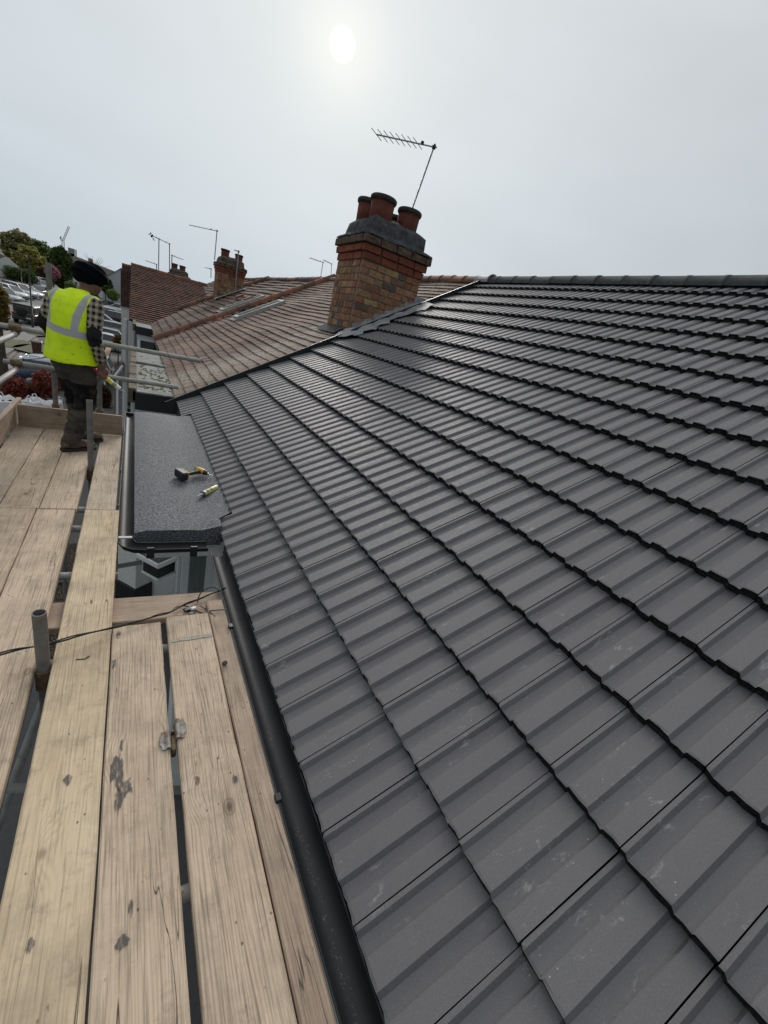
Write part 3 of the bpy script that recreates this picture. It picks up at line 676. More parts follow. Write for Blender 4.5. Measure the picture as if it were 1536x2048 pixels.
r1 = tiled_roof(h1, Y1a, Y1b, .192, .168, CLAY1, .026, 21, .125, 300, skip=lambda Y,s: (14.3<Y<15.05 and 2.4<s<4.1) or (CY0-.05<Y<CY1 and 3.4<s<4.95))
cap_line(r1, Y1b, -.05, SR, .135, CAPC, 3); ridge_line(r1, Y1a+.1, Y1b, CAPC, 4)
skylight(h1, 14.35, 15.0, 2.45, 4.05)
sk = MB(); q = random.Random(1)
for i in range(5): rbox(sk, 8.05, 8.98+q.uniform(0,.1), 3.12+i*.05, 3.18+i*.05, .012+i*.004, .02+i*.004)
part(sk, 'lead_soaker', LEAD2, r1)
h2 = thing('terraced_house', 'third terraced house with brown clay tiles, a skylight and stacked spare tiles', 'house', (.9,20,-5.0), 'terraced houses beyond the near roof')
r2 = tiled_roof(h2, Y1b+.02, Y2b, .335, .30, CLAY2, .042, 31, .11, 300, skip=lambda Y,s: 17.6<Y<18.45 and 2.5<s<4.3, bond=False, rough=.012)
cap_line(r2, Y2b, -.05, 3.3, .14, CAPC, 5); ridge_line(r2, Y1b, Y2b+.2, CAPC, 6)
skylight(h2, 17.65, 18.4, 2.55, 4.25)
h3 = thing('terraced_house', 'far terraced house with red-brown tiled front gable wing facing the near roofs', 'house', (.9,30,-5.0), 'terraced houses beyond the near roof')
r3 = tiled_roof(h3, Y2b+.02, 42, .34, .32, CLAY2, .042, 41, .11, 0, bond=False, rough=.012)
ridge_line(r3, Y2b, 42, CAPC, 8)
cap_line(r3, Y2b+.5, 3.6, SR, .14, CAPC, 9)
# spare red tiles left on the roof
for i, (px_, py_) in enumerate(((479,594),(497,598))):
    d = ray(px_,py_); t = (rp(0,0,.06)-Vector((0,0,CAMZ))).dot(Nv)/Vector(d).dot(Nv); c = _at(d,t); mb = MB()
    for k in range(3): mb.box(c+Nv*(.0+.025*k), (.26,.34,.02), 0, Matrix((( 0,Sv.x,Nv.x),(-1,Sv.y,Nv.y),(0,Sv.z,Nv.z)))@Matrix.Rotation(.1*k,3,'Z'))
    tag(mb.build('tile_pile', plain('fresh_red_clay', (.27,.07,.04), .8), None, c), ('upper' if i == 0 else 'lower')+' small pile of spare red tiles on the brown roof', 'tiles', 'spare tile piles')
# front gable wing of the far house: ridge runs out toward the street
RG = aty(262,529,30.0); xf = RG.x; zr = RG.z; Yr = 30.0; EZ = .02; EY = atz(262,640,EZ).y
def wing(hs, xf, xb, Ye, Yr, ze, zr, mat, gauge, w, seed, name='wing_roof'):
    q = random.Random(seed); U = Vector((0,Yr-Ye,zr-ze)); Ls = U.length; U.normalize(); Nn = Vector((0,-U.z,U.y)); mb = MB(); k = 0
    dk = MB().add([Vector((xf,Ye,ze))-Nn*.05,Vector((xb,Ye,ze))-Nn*.05,Vector((xb,Yr,zr))-Nn*.05,Vector((xf,Yr,zr))-Nn*.05], [(0,1,2,3)]).add([Vector((xf,Yr,zr))-Nn*.05,Vector((xb,Yr,zr))-Nn*.05,Vector((xb,2*Yr-Ye,ze)),Vector((xf,2*Yr-Ye,ze))], [(0,1,2,3)])
    rf = part(dk, name, BLACKVOID, hs)
    while k*gauge < Ls-.02:
        x = xf-(w/2 if k%2 else 0)
        while x < xb:
            xa = max(x,xf)+.002; xe = min(x+w,xb)-.002; s = k*gauge+q.uniform(-.006,.006); h0 = .060+q.uniform(-.006,.006)
            if xe-xa > .03:
                a = Vector((xa,Ye,ze)); b = Vector((xe,Ye,ze)); L = min(gauge*1.15, Ls-s)
                v = [a+U*s+Nn*h0, b+U*s+Nn*h0, b+U*(s+L)+Nn*.0, a+U*(s+L)+Nn*.0, a+U*s+Nn*(h0-.05), b+U*s+Nn*(h0-.05)]
                mb.add(v, [(0,1,2,3),(4,5,1,0)])
            x += w
        k += 1
    stuff(part(mb, 'tile', [mat], rf))
    me = half_round(.45, .14).mesh('ridge_tile', [CAPC, BUTT]); x = xf
    while x < xb:
        put('ridge_tile', me, rf, Matrix.Translation((x,Yr,zr-.03+q.uniform(-.01,.01)))@Matrix.Rotation(-math.pi/2,4,'Z')@Matrix.Rotation(q.uniform(-.02,.02),4,'Z')); x += .43
    return rf
def gable(hs, x, Ye, Yr, ze, zr, mat, seed, d=.12):
    """tile-hung gable front, small hung tiles with moss"""
    q = random.Random(seed); mb = MB(); dk = MB().add([(x+.02,Ye+.1,ze),(x+.02,2*Yr-Ye-.1,ze),(x+.02,Yr,zr-.1)], [(0,1,2)]); o = part(dk, 'gable_front', BLACKVOID, hs); g = .12; z = ze
    while z < zr-.1:
        half = (Yr-Ye)*(1-(z-ze)/(zr-ze))-.05; y = Yr-half
        while y < Yr+half-.05:
            w = min(.2, Yr+half-y); e = q.uniform(-.008,.008); mb.add([(x-.02+e,y+.003,z),(x-.02+e,y+w-.003,z),(x+.012,y+w-.003,z+g*1.1),(x+.012,y+.003,z+g*1.1)], [(3,2,1,0)]); y += .2
        z += g
    stuff(part(mb, 'hung_tile', mat, o)); return o
wing(h3, xf, 3.5, EY, Yr, EZ, zr, CLAY3, .26, .20, 51)
gable(h3, xf, EY, Yr, EZ, zr, CLAY3, 52)
# second, farther wing that shows past the first one
q0_ = aty(241,612,38.0); q1_ = aty(241,537,38.0)
HT = m_clay('mossy_hung_tile', (.10,.055,.04), (.085,.05,.038), (.07,.045,.035), (.035,.027,.022))
h4 = thing('terraced_house', 'farthest terraced house with dark mossy tile-hung gable beside the white drainpipe', 'house', (q0_.x+2,40,-5.0), 'terraced houses beyond the near roof')
wing(h4, q0_.x, 3.0, 38.0, 41.5, q0_.z+.3, q1_.z+.35, HT, .13, .17, 61)
mb = MB(); zz = q0_.z; qh = random.Random(9)
part(MB().box2((q0_.x+.01,38.02,q0_.z),(3.0,44,q0_.z+.35)), 'gable_core', BLACKVOID, h4)
while zz < q1_.z:
    x = q0_.x
    while x < xf+1.2:
        e = qh.uniform(-.01,.01); mb.add([(x+.004,37.96+e,zz),(x+.196,37.96+e,zz),(x+.196,37.995,zz+.15),(x+.004,37.995,zz+.15)], [(0,1,2,3)]); x += .2
    zz += .135
stuff(part(mb, 'hung_tile', HT, h4)); part(MB().box2((q0_.x,38.0,q0_.z),(3.0,41,q1_.z)), 'hung_wall', BLACKVOID, h4)
part(MB().box2((q0_.x+.05,38.05,-5.0),(3.0,44,q0_.z-.002)), 'wall', RENDER, h4)
# front walls, flat-roofed bays, windows, pipes of the neighbours
FR = m_weathered('grey_felt_roof', (.17,.185,.175), (.27,.285,.265), 3, .2)
def bay(hs, xa, xb, Ya, Yb, z, rim=True):
    t = MB().box2((xa,Ya,z-.16),(xb,Yb,z)); o = part(t, 'bay_roof', FR, hs)
    if rim:
        e = MB(); qz = random.Random(int(Ya)); Y = Ya
        while Y < Yb: e.box2((xa-.07,Y,z-.20),(xa+.05,min(Y+.44,Yb),z+.05+qz.uniform(-.015,.01)),0,.012); Y += .45
        part(e, 'crumbling_edge', m_weathered('crumbling_edge', (.07,.055,.04), (.19,.155,.11), 10), o)
        part(MB().box2((xa+.051,(Ya+Yb)/2+.3,z+.002),(xb,(Ya+Yb)/2+.39,z+.045),0,.012), 'roll', FR, o)
    part(MB().box2((xa+.03,Ya-.03,z-.30),(xb,Ya-.001,z-.02)), 'fascia', BLK, hs)
    w = MB(); w.box2((xa+.10,Ya+.15,-5.0),(xb+.1,Yb-.1,-1.75)); w.box2((xa+.10,Ya+.15,-.5),(xb+.1,Yb-.1,z-.301))
    n = max(2, int((Yb-Ya)/.9))
    for i in range(n+1):
        y = Ya+.15+(Yb-Ya-.35)*i/n; w.box2((xa+.10,y-.05,-1.749),(xa+.2,y+.05,-.501))
    part(w, 'bay_wall', WHITE, hs)
    part(MB().box2((xa+.14,Ya+.18,-1.749),(xa+.15,Yb-.15,-.501)).box2((xa+.15,Ya+.19,-1.749),(xb,Ya+.2,-.501)), 'pane', GLASS, hs)
bay(h1, -.0, .78, 8.05, 13.35, .0); bay(h2, .02, .72, 20.2, 23.2, .02)
deb = MB(); q = random.Random(77)
for i in range(150):
    c = Vector((q.uniform(.1,.78), 8.3+abs(q.gauss(0,1))*1.6, .006)); 
    if c.y > 13 or abs(c.y-11.05) < .1: continue
    deb.box(c, (q.uniform(.02,.05),q.uniform(.02,.06),.012), 0, Matrix.Rotation(q.uniform(0,3),3,'Z'))
tag(stuff(deb.build('roof_debris', m_weathered('moss_debris', (.10,.075,.03), (.24,.2,.12), 12))), 'crumbs of moss and mortar scattered on the grey flat bay roof', 'debris')
for hs, a, b in ((h1,Y1a,Y1b),(h2,Y1b,Y2b),(h3,Y2b,42)):
    part(MB().box2((.80,a,-5.01),(1.0,b,-.06)), 'wall', RENDER, hs); part(MB().box2((.62,a,-.2),(.80,b,-.06)), 'soffit', BLK, hs)
# white walls and drainpipe seen past the bays
PIPE = plain('white_pipe', (.55,.56,.55), .4)
part(MB().box2((xf+.1,EY+.4,-5.0),(.79,EY+8,EZ-.05)), 'wing_wall', RENDER, h3)
dp = aty(252,625,EY+.2); part(MB().cyl((dp.x,EY+.15,-5.0),(dp.x,EY+.15,.0), .09, 10).cyl((dp.x+.3,EY+.1,-5.0),(dp.x+.3,EY+.1,-.1), .07, 8), 'drainpipe', PIPE, h3)
def window(hs, a, b, xz=True):
    """framed window on a wall facing the camera side; a, b are opposite corners"""
    x0_, y, z0_ = a; x1_, _, z1_ = b; f = MB(); t = .06
    for (c, d) in (((x0_,z0_),(x0_+t,z1_)),((x1_-t,z0_),(x1_,z1_)),((x0_+t,z0_),(x1_-t,z0_+t)),((x0_+t,z1_-t),(x1_-t,z1_))): f.box2((c[0],y-.05,c[1]),(d[0],y+.02,d[1]))
    o = part(f, 'window', WHITE, hs); part(MB().box2((x0_+t,y-.015,z0_+t),(x1_-t,y-.005,z1_-t)), 'pane', GLASS, o)
window(h3, (xf+.25,EY+.4,-1.7), (xf+.8,EY+.4,-.5))
pw = MB().box2((.06,14.5,-5.0),(.79,14.62,-.32)); part(pw, 'porch_wall', RENDER, h1); window(h1, (.12,14.49,-1.6), (.42,14.49,-.75))
# chimneys farther along
chimney('chimney', 'weathered brick chimney with two red pots and lead foot, middle of the terrace', 3.45, 4.68, 24.2, 25.4, 1.2, 2.97, False, [(3.75,24.6,.19,.40),(4.4,24.62,.18,.36)], 5)
c2f = MB(); rbox(c2f, 23.7, 24.2, 3.2, 4.9, .035, .055); part(c2f, 'lead_flashing', LEAD, h2)
c3 = aty(357,560,36.0)
chimney('chimney', 'distant dark brick chimney with two large pots behind the gable ridge', c3.x-.55, c3.x+.65, 36, 37.2, 1.0, c3.z-.1, False, [(c3.x-.25,36.5,.19,.42),(c3.x+.25,36.5,.19,.42)], 6)
c4 = aty(330,563,44.0)
chimney('chimney', 'most distant low chimney with small pots just over the gable ridge', c4.x-.9, c4.x+.3, 44, 45, 1.0, c4.z-.55, False, [(c4.x-.6,44.5,.16,.4),(c4.x+.0,44.5,.18,.42)], 7)
def aer(lbl, Y, b, t, e, **k): return aerial('tv_aerial', lbl, aty(*b,Y), aty(*t,Y), aty(*e,Y), **k)
aer('thin aerial with long plain boom on the middle chimney', 25.0, (429,520), (434,462), (379,450), nel=5, el=.35, r=.022)
aer('white aerial mast strapped to the right side of the middle chimney', 24.1, (470,585), (477,503), (469,500), nel=2, el=.3, r=.03, refl=False)
aer('left aerial mast with a bird perched on its boom', 36.2, (317,545), (318,478), (297,468), nel=4, el=.5, r=.03)
aer('aerial mast with cross-shaped rods left of the distant chimney', 36.6, (339,545), (339,488), (310,474), nel=3, el=.8, r=.03)
aer('short aerial with boom pointing left above the gable ridge', 40.0, (313,541), (313,529), (291,521), nel=3, el=.4, r=.03)
aer('aerial with boom pointing right above the two large distant pots', 36.4, (343,545), (344,511), (366,519), nel=3, el=.5, r=.03)
aer('small comb aerial left of the middle chimney', 38.0, (422,556), (422,538), (410,535), nel=4, el=.3, r=.03)
aer('aerial with rods left of the large near chimney', 30.0, (641,556), (646,525), (620,516), nel=7, el=.55, r=.022)
aer('right-hand faint aerial close to the large near chimney', 34.0, (662,556), (663,528), (647,520), nel=6, el=.6, r=.022)
# bird on the aerial boom
bp = aty(304,472,36.2); bd = MB().sphere(bp, .075, 10, 6, 0, (.8,.8,1.5), Matrix.Rotation(.5,3,'Y')).sphere(bp+Vector((-.08,0,.13)), .05, 8, 6).cyl(bp+Vector((.05,0,-.1)), bp+Vector((.16,0,-.25)), .04, 6, 0, .015)
tag(bd.build('bird', plain('dark_feathers', (.03,.03,.035), .8), None, bp-Vector((0,0,.12))), 'small dark bird perched on the left aerial boom', 'bird')
# ================================================================ scaffold
WY = m_wood('yellow_scaffold_board', (.57,.445,.295), (.665,.545,.385), .8, .5)
WP = m_wood('pale_scaffold_board', (.545,.42,.305), (.645,.52,.39), 1.1, .5)
WG = m_wood('grey_scaffold_board', (.50,.41,.31), (.60,.50,.39), .8, .5)
WB = m_wood('brown_scaffold_board', (.38,.285,.21), (.48,.375,.285), 1.0, .6)
HOOP = plain('hoop_iron', (.10,.095,.085), .6, .6)
def board(label, x0, x1, y0, y1, z=0.0, mat=None, th=.038, group=None, name='scaffold_board', seed=0, hoop=(), yaw=0.0, bow=.004):
    q = random.Random(seed); n = max(8, int((y1-y0)/.12)); w = x1-x0; cx, cy = (x0+x1)/2, (y0+y1)/2; rings = []
    for i in range(n+1):
        y = y0+(y1-y0)*i/n-cy; e0 = .0025*noise.noise(Vector((y*3,seed*7.1,0)))+.0018*noise.noise(Vector((y*17,seed*3.3,2))); e1 = .0025*noise.noise(Vector((y*3,seed*5.1,9)))+.0018*noise.noise(Vector((y*17,seed*2.3,4)))
        zz = bow*noise.noise(Vector((y*.8,seed*1.9,5))); a = -w/2+e0; b = w/2+e1; c = .005
        rings.append([Vector((a,y,-th+zz)),Vector((a,y,-c+zz)),Vector((a+c,y,zz)),Vector((a+w*.3,y,zz-.0008)),Vector((b-w*.3,y,zz-.0012)),Vector((b-c,y,zz)),Vector((b,y,-c+zz)),Vector((b,y,-th+zz))])
    mb = MB().loft(rings, 0, True, True, False)
    o = mb.build(name, mat); o.location = (cx,cy,z); o.rotation_euler = (0,0,yaw); tag(o, label, 'plank', group)
    for hy in hoop:
        h = MB().box((0,hy-cy,.0005), (w+.004,.022,.003), 0).box((-w/2-.0015,hy-cy,-th/2), (.002,.022,th)).box((w/2+.0015,hy-cy,-th/2), (.002,.022,th)); h.build('hoop_iron', HOOP, o)
    return o
GB = 'scaffold boards of the working platform'
b1 = board('long yellow scaffold board in the middle of the platform with a black tick mark', -.300, -.080, -1.2, 3.485, 0, WY, seed=1, group=GB, bow=0.)
b2 = board('grain-ribbed board left of the wide gap with dark grey smears', -.074, .148, -1.2, 2.065, 0, WP, seed=2, group=GB, bow=0.)
b3 = board('knotty board right of the wide gap with a painted band near its end', .176, .397, -1.2, 2.10, -.0002, WP, seed=3, group=GB, bow=0.)
b4 = board('narrow brown board running along the black gutter', .402, .496, -1.2, 2.22, -.002, WB, seed=4, group=GB)
b5 = board('far grey board beside the bay gutter beyond the yellow board', -.300, -.105, 3.495, 5.49, 0, WG, seed=5, group=GB)
b6 = board('pale board at the inner left edge of the near platform', -.585, -.362, -1.2, 3.49, 0, WP, seed=6, group=GB)
b7 = board('near board at the far left border of the photo', -.812, -.590, -1.2, 3.495, .001, WP, seed=7, group=GB)
b8 = board('far board under the worker\'s boots', -.575, -.355, 3.50, 5.49, 0, WP, seed=8, group=GB)
b9 = board('far middle board left of the worker', -.800, -.580, 3.50, 5.49, .001, WP, seed=9, group=GB)
b10 = board('far board against the left toe board', -1.022, -.805, 3.50, 5.47, 0, WG, seed=10, group=GB)
# cross board lying under the board ends
cb_ = board('brown cross board lying under the ends of the near boards', -.11, .115, -.46, .48, -.0405, WB, seed=11); cb_.location = (.03,2.262,-.0405); cb_.rotation_euler = (0,0,math.pi/2-.03)
# loose stuff on the boards
def m_smear(name='dark_paint_smear', col=(.07,.073,.08)):
    t = NT(name); p = t.pos(); n = t.noise(t.map(p, (120,22,1)), 1., 5, .7); t.fin(col, .8); tr = t.n('ShaderNodeBsdfTransparent'); mx = t.n('ShaderNodeMixShader')
    t.l(t.rng(n, .36, .52, 0., .68), mx.inputs[0]); t.l(tr.outputs[0], mx.inputs[1]); t.l(t.b.outputs[0], mx.inputs[2]); t.l(mx.outputs[0], t.out.inputs[0]); return t.m
STAIN = m_smear(); PALE = plain('cement_smear', (.33,.32,.27), .8, var=.35, scale=60)
def decal(parent, pts, mat, name, z=.0016):
    v = [Vector((x,y,z)) for x, y in pts]; mb = MB().add(v, [tuple(range(len(v)))]); return part(mb, name, mat, parent)
def blob(cx, cy, rx, ry, sd, n=18, rg=.3):
    q = random.Random(sd); return [(cx+rx*math.cos(6.283*i/n)*(1+q.uniform(-rg,rg)), cy+ry*math.sin(6.283*i/n)*(1+q.uniform(-rg,rg))) for i in range(n)]
def dpx(parent, px, rx, ry, sd, mat=STAIN, name='paint_smear', rg=.35):
    p = atz(*px); decal(parent, blob(p.x,p.y,rx,ry,sd,18,rg), mat, name)
dpx(b2, (237,1270), .010, .032, 1); dpx(b2, (228,1328), .010, .030, 2, rg=.5); dpx(b2, (235,1540), .022, .065, 3, rg=.45); dpx(b2, (252,1575), .020, .035, 4, rg=.5); dpx(b2, (243,1490), .006, .028, 5, rg=.4)
dpx(b2, (238,1600), .013, .05, 9, rg=.5); dpx(b3, (470,1560), .010, .02, 10); dpx(b1, (135,1560), .012, .02, 11); dpx(b1, (60,1890), .010, .016, 12); dpx(b3, (395,1560), .008, .02, 13, m_smear('rust_stain', (.17,.08,.05))); dpx(b2, (245,1885), .016, .016, 6); dpx(b2, (262,1815), .006, .022, 7); dpx(b1, (183,1203), .008, .016, 8)
pA, pB = atz(342,1282), atz(424,1270); dv = (pB-pA); nv = Vector((-dv.y,dv.x,0)).normalized()*.013; qd = random.Random(2)
decal(b3, [tuple((pA+dv*(i/10)-nv*qd.uniform(.7,1.1))[:2]) for i in range(11)]+[tuple((pA+dv*(1-i/10)+nv*qd.uniform(.7,1.1))[:2]) for i in range(11)], PALE, 'paint_band')
k0, k1, k2 = atz(152,1319), atz(170,1318), atz(179,1312)
part(MB().tube([k0+Vector((0,0,.001)),k1+Vector((0,0,.001)),k2+Vector((0,0,.001))], .003, 5, 0, sq=(1,.4)), 'tick_mark', BLK, b1)
pp = atz(449,1329); st = MB().box(pp+Vector((0,0,.010)), (.026,.022,.020), 0, Matrix.Rotation(.5,3,'Z'), .006); tag(st.build('stone', m_weathered('dark_stone',(.05,.045,.04),(.12,.11,.1),30), None, pp), 'small dark stone lying on the narrow brown board', 'stone')
# board-retaining clip in the wide gap
def clip():
    c = atz(346,1470); th = thing('board_clip', 'galvanised board clip gripping both boards across the gap', 'clip', c); M = m_galv('clip_metal', .35)
    for sx in (-1,1):
        mb = MB(); prof = [(.006,-.03),(.010,.002),(.014,.012),(.024,.013),(.030,.004),(.046,.003),(.052,.006)]; n = 7; rows = []
        for j in range(n):
            y = (j/(n-1)-.5); wd = .085 if sx < 0 else .095; yy = y*wd
            taper = 1 if abs(y) < .32 else .6
            rows.append([Vector((c.x+sx*(a if a < .032 else .030+(a-.030)*taper), c.y+yy+sx*.02, b+.001)) for a, b in prof])
        m = len(prof); vs = sum(rows, []); mb.add(vs, [(j*m+k, j*m+k+1, (j+1)*m+k+1, (j+1)*m+k) for j in range(n-1) for k in range(m-1)], 0, True); mb.add([v-Vector((0,0,.003)) for v in vs], [((j+1)*m+k, (j+1)*m+k+1, j*m+k+1, j*m+k) for j in range(n-1) for k in range(m-1)], 0, True)
        part(mb, 'jaw', M, th)
    part(MB().cyl((c.x,c.y+.02,-.09),(c.x,c.y+.02,.002),.006,8).box((c.x,c.y-.03,-.03),(.018,.07,.05),0,None,.004), 'bolt', RUST, th)
clip()
# tubes
GT = 'scaffold tubes'
def tube(label, a, b, mat=None, r=.0242, name='scaffold_tube', open_top=False):
    a, b = Vector(a), Vector(b); mb = MB(); mb.cyl(a, b, r, 16, 0)
    if open_top:
        d = (b-a).normalized(); mb = MB(); mb.cyl(a, b, r, 20, 0, None, False); m2 = MB().cyl(b-d*.25, b, r-.004, 20, 0, None, False); m2.f = [f[::-1] for f in m2.f]; mb.add(m2.v, m2.f, 0, True)
        up = Vector((0,1,0)) if abs(d.z) > .9 else Vector((0,0,1)); n = 20; o = mb.v[n:2*n]; i = m2.v[n:2*n]; mb.add(o+i, [(j,(j+1)%n,n+(j+1)%n,n+j) for j in range(n)])
        mb.add(m2.v[:n], [tuple(range(n))])
    return tag(mb.build(name, mat or GALV, None, a), label, 'pole', GT)
def coupler(c, ax, label, rot=0.0):
    c = Vector(c); ax = Vector(ax).normalized(); mb = MB(); mb.cyl(c-ax*.045, c+ax*.045, .034, 14); side = ax.cross(Vector((.3,.2,1))).normalized()
    mb.box(c-Vector((0,0,.035)), (.06,.06,.06), 0, None, .008); mb.cyl(c-Vector((0,0,.03)), c-Vector((0,0,.085)), .011, 8).cyl(c-Vector((0,0,.05)), c-Vector((0,0,.062)), .019, 6)
    return tag(mb.build('coupler', RUST, None, c), label, 'coupler', 'scaffold couplers')
YE = 5.56
zt_ = .965; zl = .63
tube('upper guard rail tube across the far end of the scaffold', (-1.25,YE,zt_), (.68,YE,zt_+.02))
tube('lower guard rail tube across the far end of the scaffold', (-1.10,YE,zl), (.46,YE,zl+.005))
s1p = aty(108,745,YE+.055)
tube('tall standard left of the worker', (s1p.x,YE+.055,-5.01), (s1p.x,YE+.055,1.62), RGALV, open_top=True)
tube('far standard behind the worker\'s right leg', (-.32,YE+.055,-5.01), (-.32,YE+.055,.75), RGALV)
sL = -1.02
tube('upper guard rail tube running along the left side', (sL-.03,1.5,zt_-.06), (sL+.03,YE-.02,zt_-.055))
tube('lower guard rail tube running along the left side', (sL-.05,1.5,zl-.06), (sL+.02,YE-.03,zl-.055))
coupler((sL+.03,YE,zt_), (1,0,0), 'rusty coupler on the upper far rail'); coupler((sL+.02,YE,zl), (1,0,0), 'rusty coupler on the lower far rail')
coupler((s1p.x,YE+.055,.20), (0,0,1), 'coupler at the foot of the tall standard behind the toe board'); coupler((-.32,YE+.055,.20), (0,0,1), 'coupler at the foot of the far standard')
pm = atz(186,930,-.05)
tube('grey pole stub between the far boards right of the worker', (-.327,4.43,-5.01), (-.327,4.43,.62), RGALV, .0242, open_top=True)
tube('weathered open-topped pole stub at the left beside the yellow board', (-.331,1.86,-5.01), (-.331,1.86,.29), RGALV, .0262, open_top=True)
coupler((-.331,1.86,-.075), (0,0,1), 'coupler under the boards on the near pole stub'); coupler((-.327,4.43,-.075), (0,0,1), 'coupler under the boards on the far pole stub')
for i, yy in enumerate((.78,1.92,2.68,3.30,3.62,4.55,5.35)):
    tube('transom tube number under the boards'.replace('number', ('first from the camera','second from the camera','third from the camera','fourth from the camera','fifth from the camera','sixth from the camera','farthest')[i]), (-1.15,yy,-.066), (.47 if yy < 2.5 else -.12,yy,-.066), GALV)
for i, (xx,zz) in enumerate(((-.40,-.125),(-1.05,-.125))):
    tube(('inner','outer')[i]+' ledger tube running under the transoms', (xx,-1.2,zz-.0), (xx,5.7,zz), RGALV)
tube('lower cross tube glimpsed through the left gap', (-1.1,2.2,-.95), (.3,1.75,-1.05), GALV); tube('diagonal brace tube glimpsed through the left gap', (-.9,1.2,-2.0), (-.25,3.0,-.3), GALV)
tube('short level tube low in the left gap', (-1.0,3.1,-1.15), (.1,3.1,-1.15), GALV); tube('low level tube seen through the far gap', (-1.0,4.0,-1.0), (.1,4.3,-1.0), GALV)
# toe boards
te = board('toe board across the far end of the platform', -.112, .112, -.455, .455, 0, WB, seed=21, name='toe_board', th=.036); te.location = (-.555,5.50,.122); te.rotation_euler = (R_(90),0,R_(90)); te.rotation_euler = Matrix(((0,-1,0),(0,0,1),(-1,0,0))).to_euler(); te.location = (-.555,5.50,.122)
tl = board('toe board along the left edge of the platform', -.112, .112, -2.6, 2.0, 0, WB, seed=22, name='toe_board', th=.036); tl.rotation_euler = (0,R_(90),0); tl.location = (-1.024,3.47,.122)
# cable lying across the boards
def cable():
    P = [atz(*p, z) for p, z in (((-150,1334),.10),((0,1309),.06),((100,1287),.05),((200,1262),.03),((300,1237),.014),((345,1222),.010),((392,1200),-.025),((440,1182),-.02),((452,1176),.01))]
    th = thing('cable', 'black twin cable strung across the platform to the gutter', 'cable', P[4]); pts = []
    for i in range(len(P)-1):
        for j in range(6): pts.append(P[i].lerp(P[i+1], j/6))
    pts.append(P[-1]); part(MB().tube([p+Vector((0,.004*math.sin(i*.8),.003*math.cos(i*.8))) for i, p in enumerate(pts)], .0042, 6), 'strand', BLK, th); part(MB().tube([p+Vector((0,-.005*math.sin(i*.7),.006+.003*math.sin(i))) for i, p in enumerate(pts)], .0036, 6), 'strand', BLK, th)
    def loop(pp, z, name='loop', r=.0036, mat=BLK):
        Q = [atz(*p, z_) for p, z_ in zip(pp, z)]; o = []
        for i in range(len(Q)-1):
            p0, p1, p2, p3 = Q[max(i-1,0)], Q[i], Q[i+1], Q[min(i+2,len(Q)-1)]
            for j in range(6):
                t = j/6; o.append(.5*((2*p1)+(p2-p0)*t+(2*p0-5*p1+4*p2-p3)*t*t+(3*p1-p0-3*p2+p3)*t**3))
        o.append(Q[-1]); part(MB().tube(o, r, 6), name, mat, th)
    loop([(343,1222),(355,1213),(372,1212),(385,1218)], [.0,-.02,-.03,-.03]); loop([(395,1205),(402,1185),(424,1174),(440,1182),(450,1186)], [-.02,.02,.04,.02,.01])
    loop([(385,1218),(400,1224),(418,1230),(428,1232),(420,1222),(452,1219)], [-.034,-.034,-.034,-.01,.005,.01]); loop([(400,1212),(415,1220),(420,1226),(430,1232)], [-.02,-.03,-.02,.0], r=.003)
    c = atz(387,1217,-.02); part(MB().box(c, (.035,.025,.018), 0, Matrix.Rotation(.4,3,'Z'), .005), 'connector', plain('white_connector', (.6,.6,.58), .4), th)
    part(MB().box(c+Vector((-.03,.002,-.004)), (.05,.028,.014), 0, Matrix.Rotation(.3,3,'Z'), .004).box(c+Vector((-.01,-.03,-.006)), (.02,.04,.01), 0, Matrix.Rotation(-.5,3,'Z')), 'tape', BLK, th)
cable()
# ================================================================ tools on the bay roof
YEL = plain('tool_yellow', (.62,.36,.03), .45, var=.08); ZT = .033
def driver():
    o = atz(362,957,ZT); hd = atz(405,943,ZT+.05); tip = atz(428,954,ZT+.035)
    th = thing('cordless_drill', 'yellow and black cordless impact driver lying on the felt roof', 'drill', (o.x,o.y,ZT))
    ax = (tip-hd); ax.z *= .4; ax.normalize(); gdir = (hd-o); L = gdir.length
    Rz = Matrix.Rotation(math.atan2(gdir.y,gdir.x),3,'Z')
    part(MB().box(o+Vector((0,0,.042)), (.066,.150,.082), 0, Rz, .012), 'battery', BLK, th)
    part(MB().box(o+Vector((0,0,.042))+Rz@Vector((.038,0,0)), (.014,.125,.074), 0, Rz, .004), 'battery_top', YEL, th)
    hnd = MB(); p0 = o+Vector((0,0,.036))+Rz@Vector((.035,0,0)); p1 = hd-ax*.01
    hnd.tube([p0, p0.lerp(p1,.3), p0.lerp(p1,.7), p1], [.026,.020,.022,.026], 10, 0, True, True, (1,.85)); part(hnd, 'handle', BLK, th)
    part(MB().tube([hd-ax*.075, hd-ax*.062, hd-ax*.01, hd+ax*.022], [.020,.030,.031,.029], 14), 'motor_housing', YEL, th)
    part(MB().tube([hd-ax*.078, hd-ax*.074], [.024,.024], 12).tube([hd+ax*.020, hd+ax*.050, hd+ax*.062], [.027,.021,.014], 14), 'nose', BLK, th)
    part(MB().tube([hd+ax*.06, hd+ax*.075], [.011,.011], 8).tube([hd+ax*.075, hd+ax*.125], [.004,.003], 6), 'bit', CHROME, th)
    part(MB().box(hd-ax*.002+(-gdir.normalized())*.034, (.02,.02,.03), 0, Rz, .004), 'trigger', BLK, th)
driver()
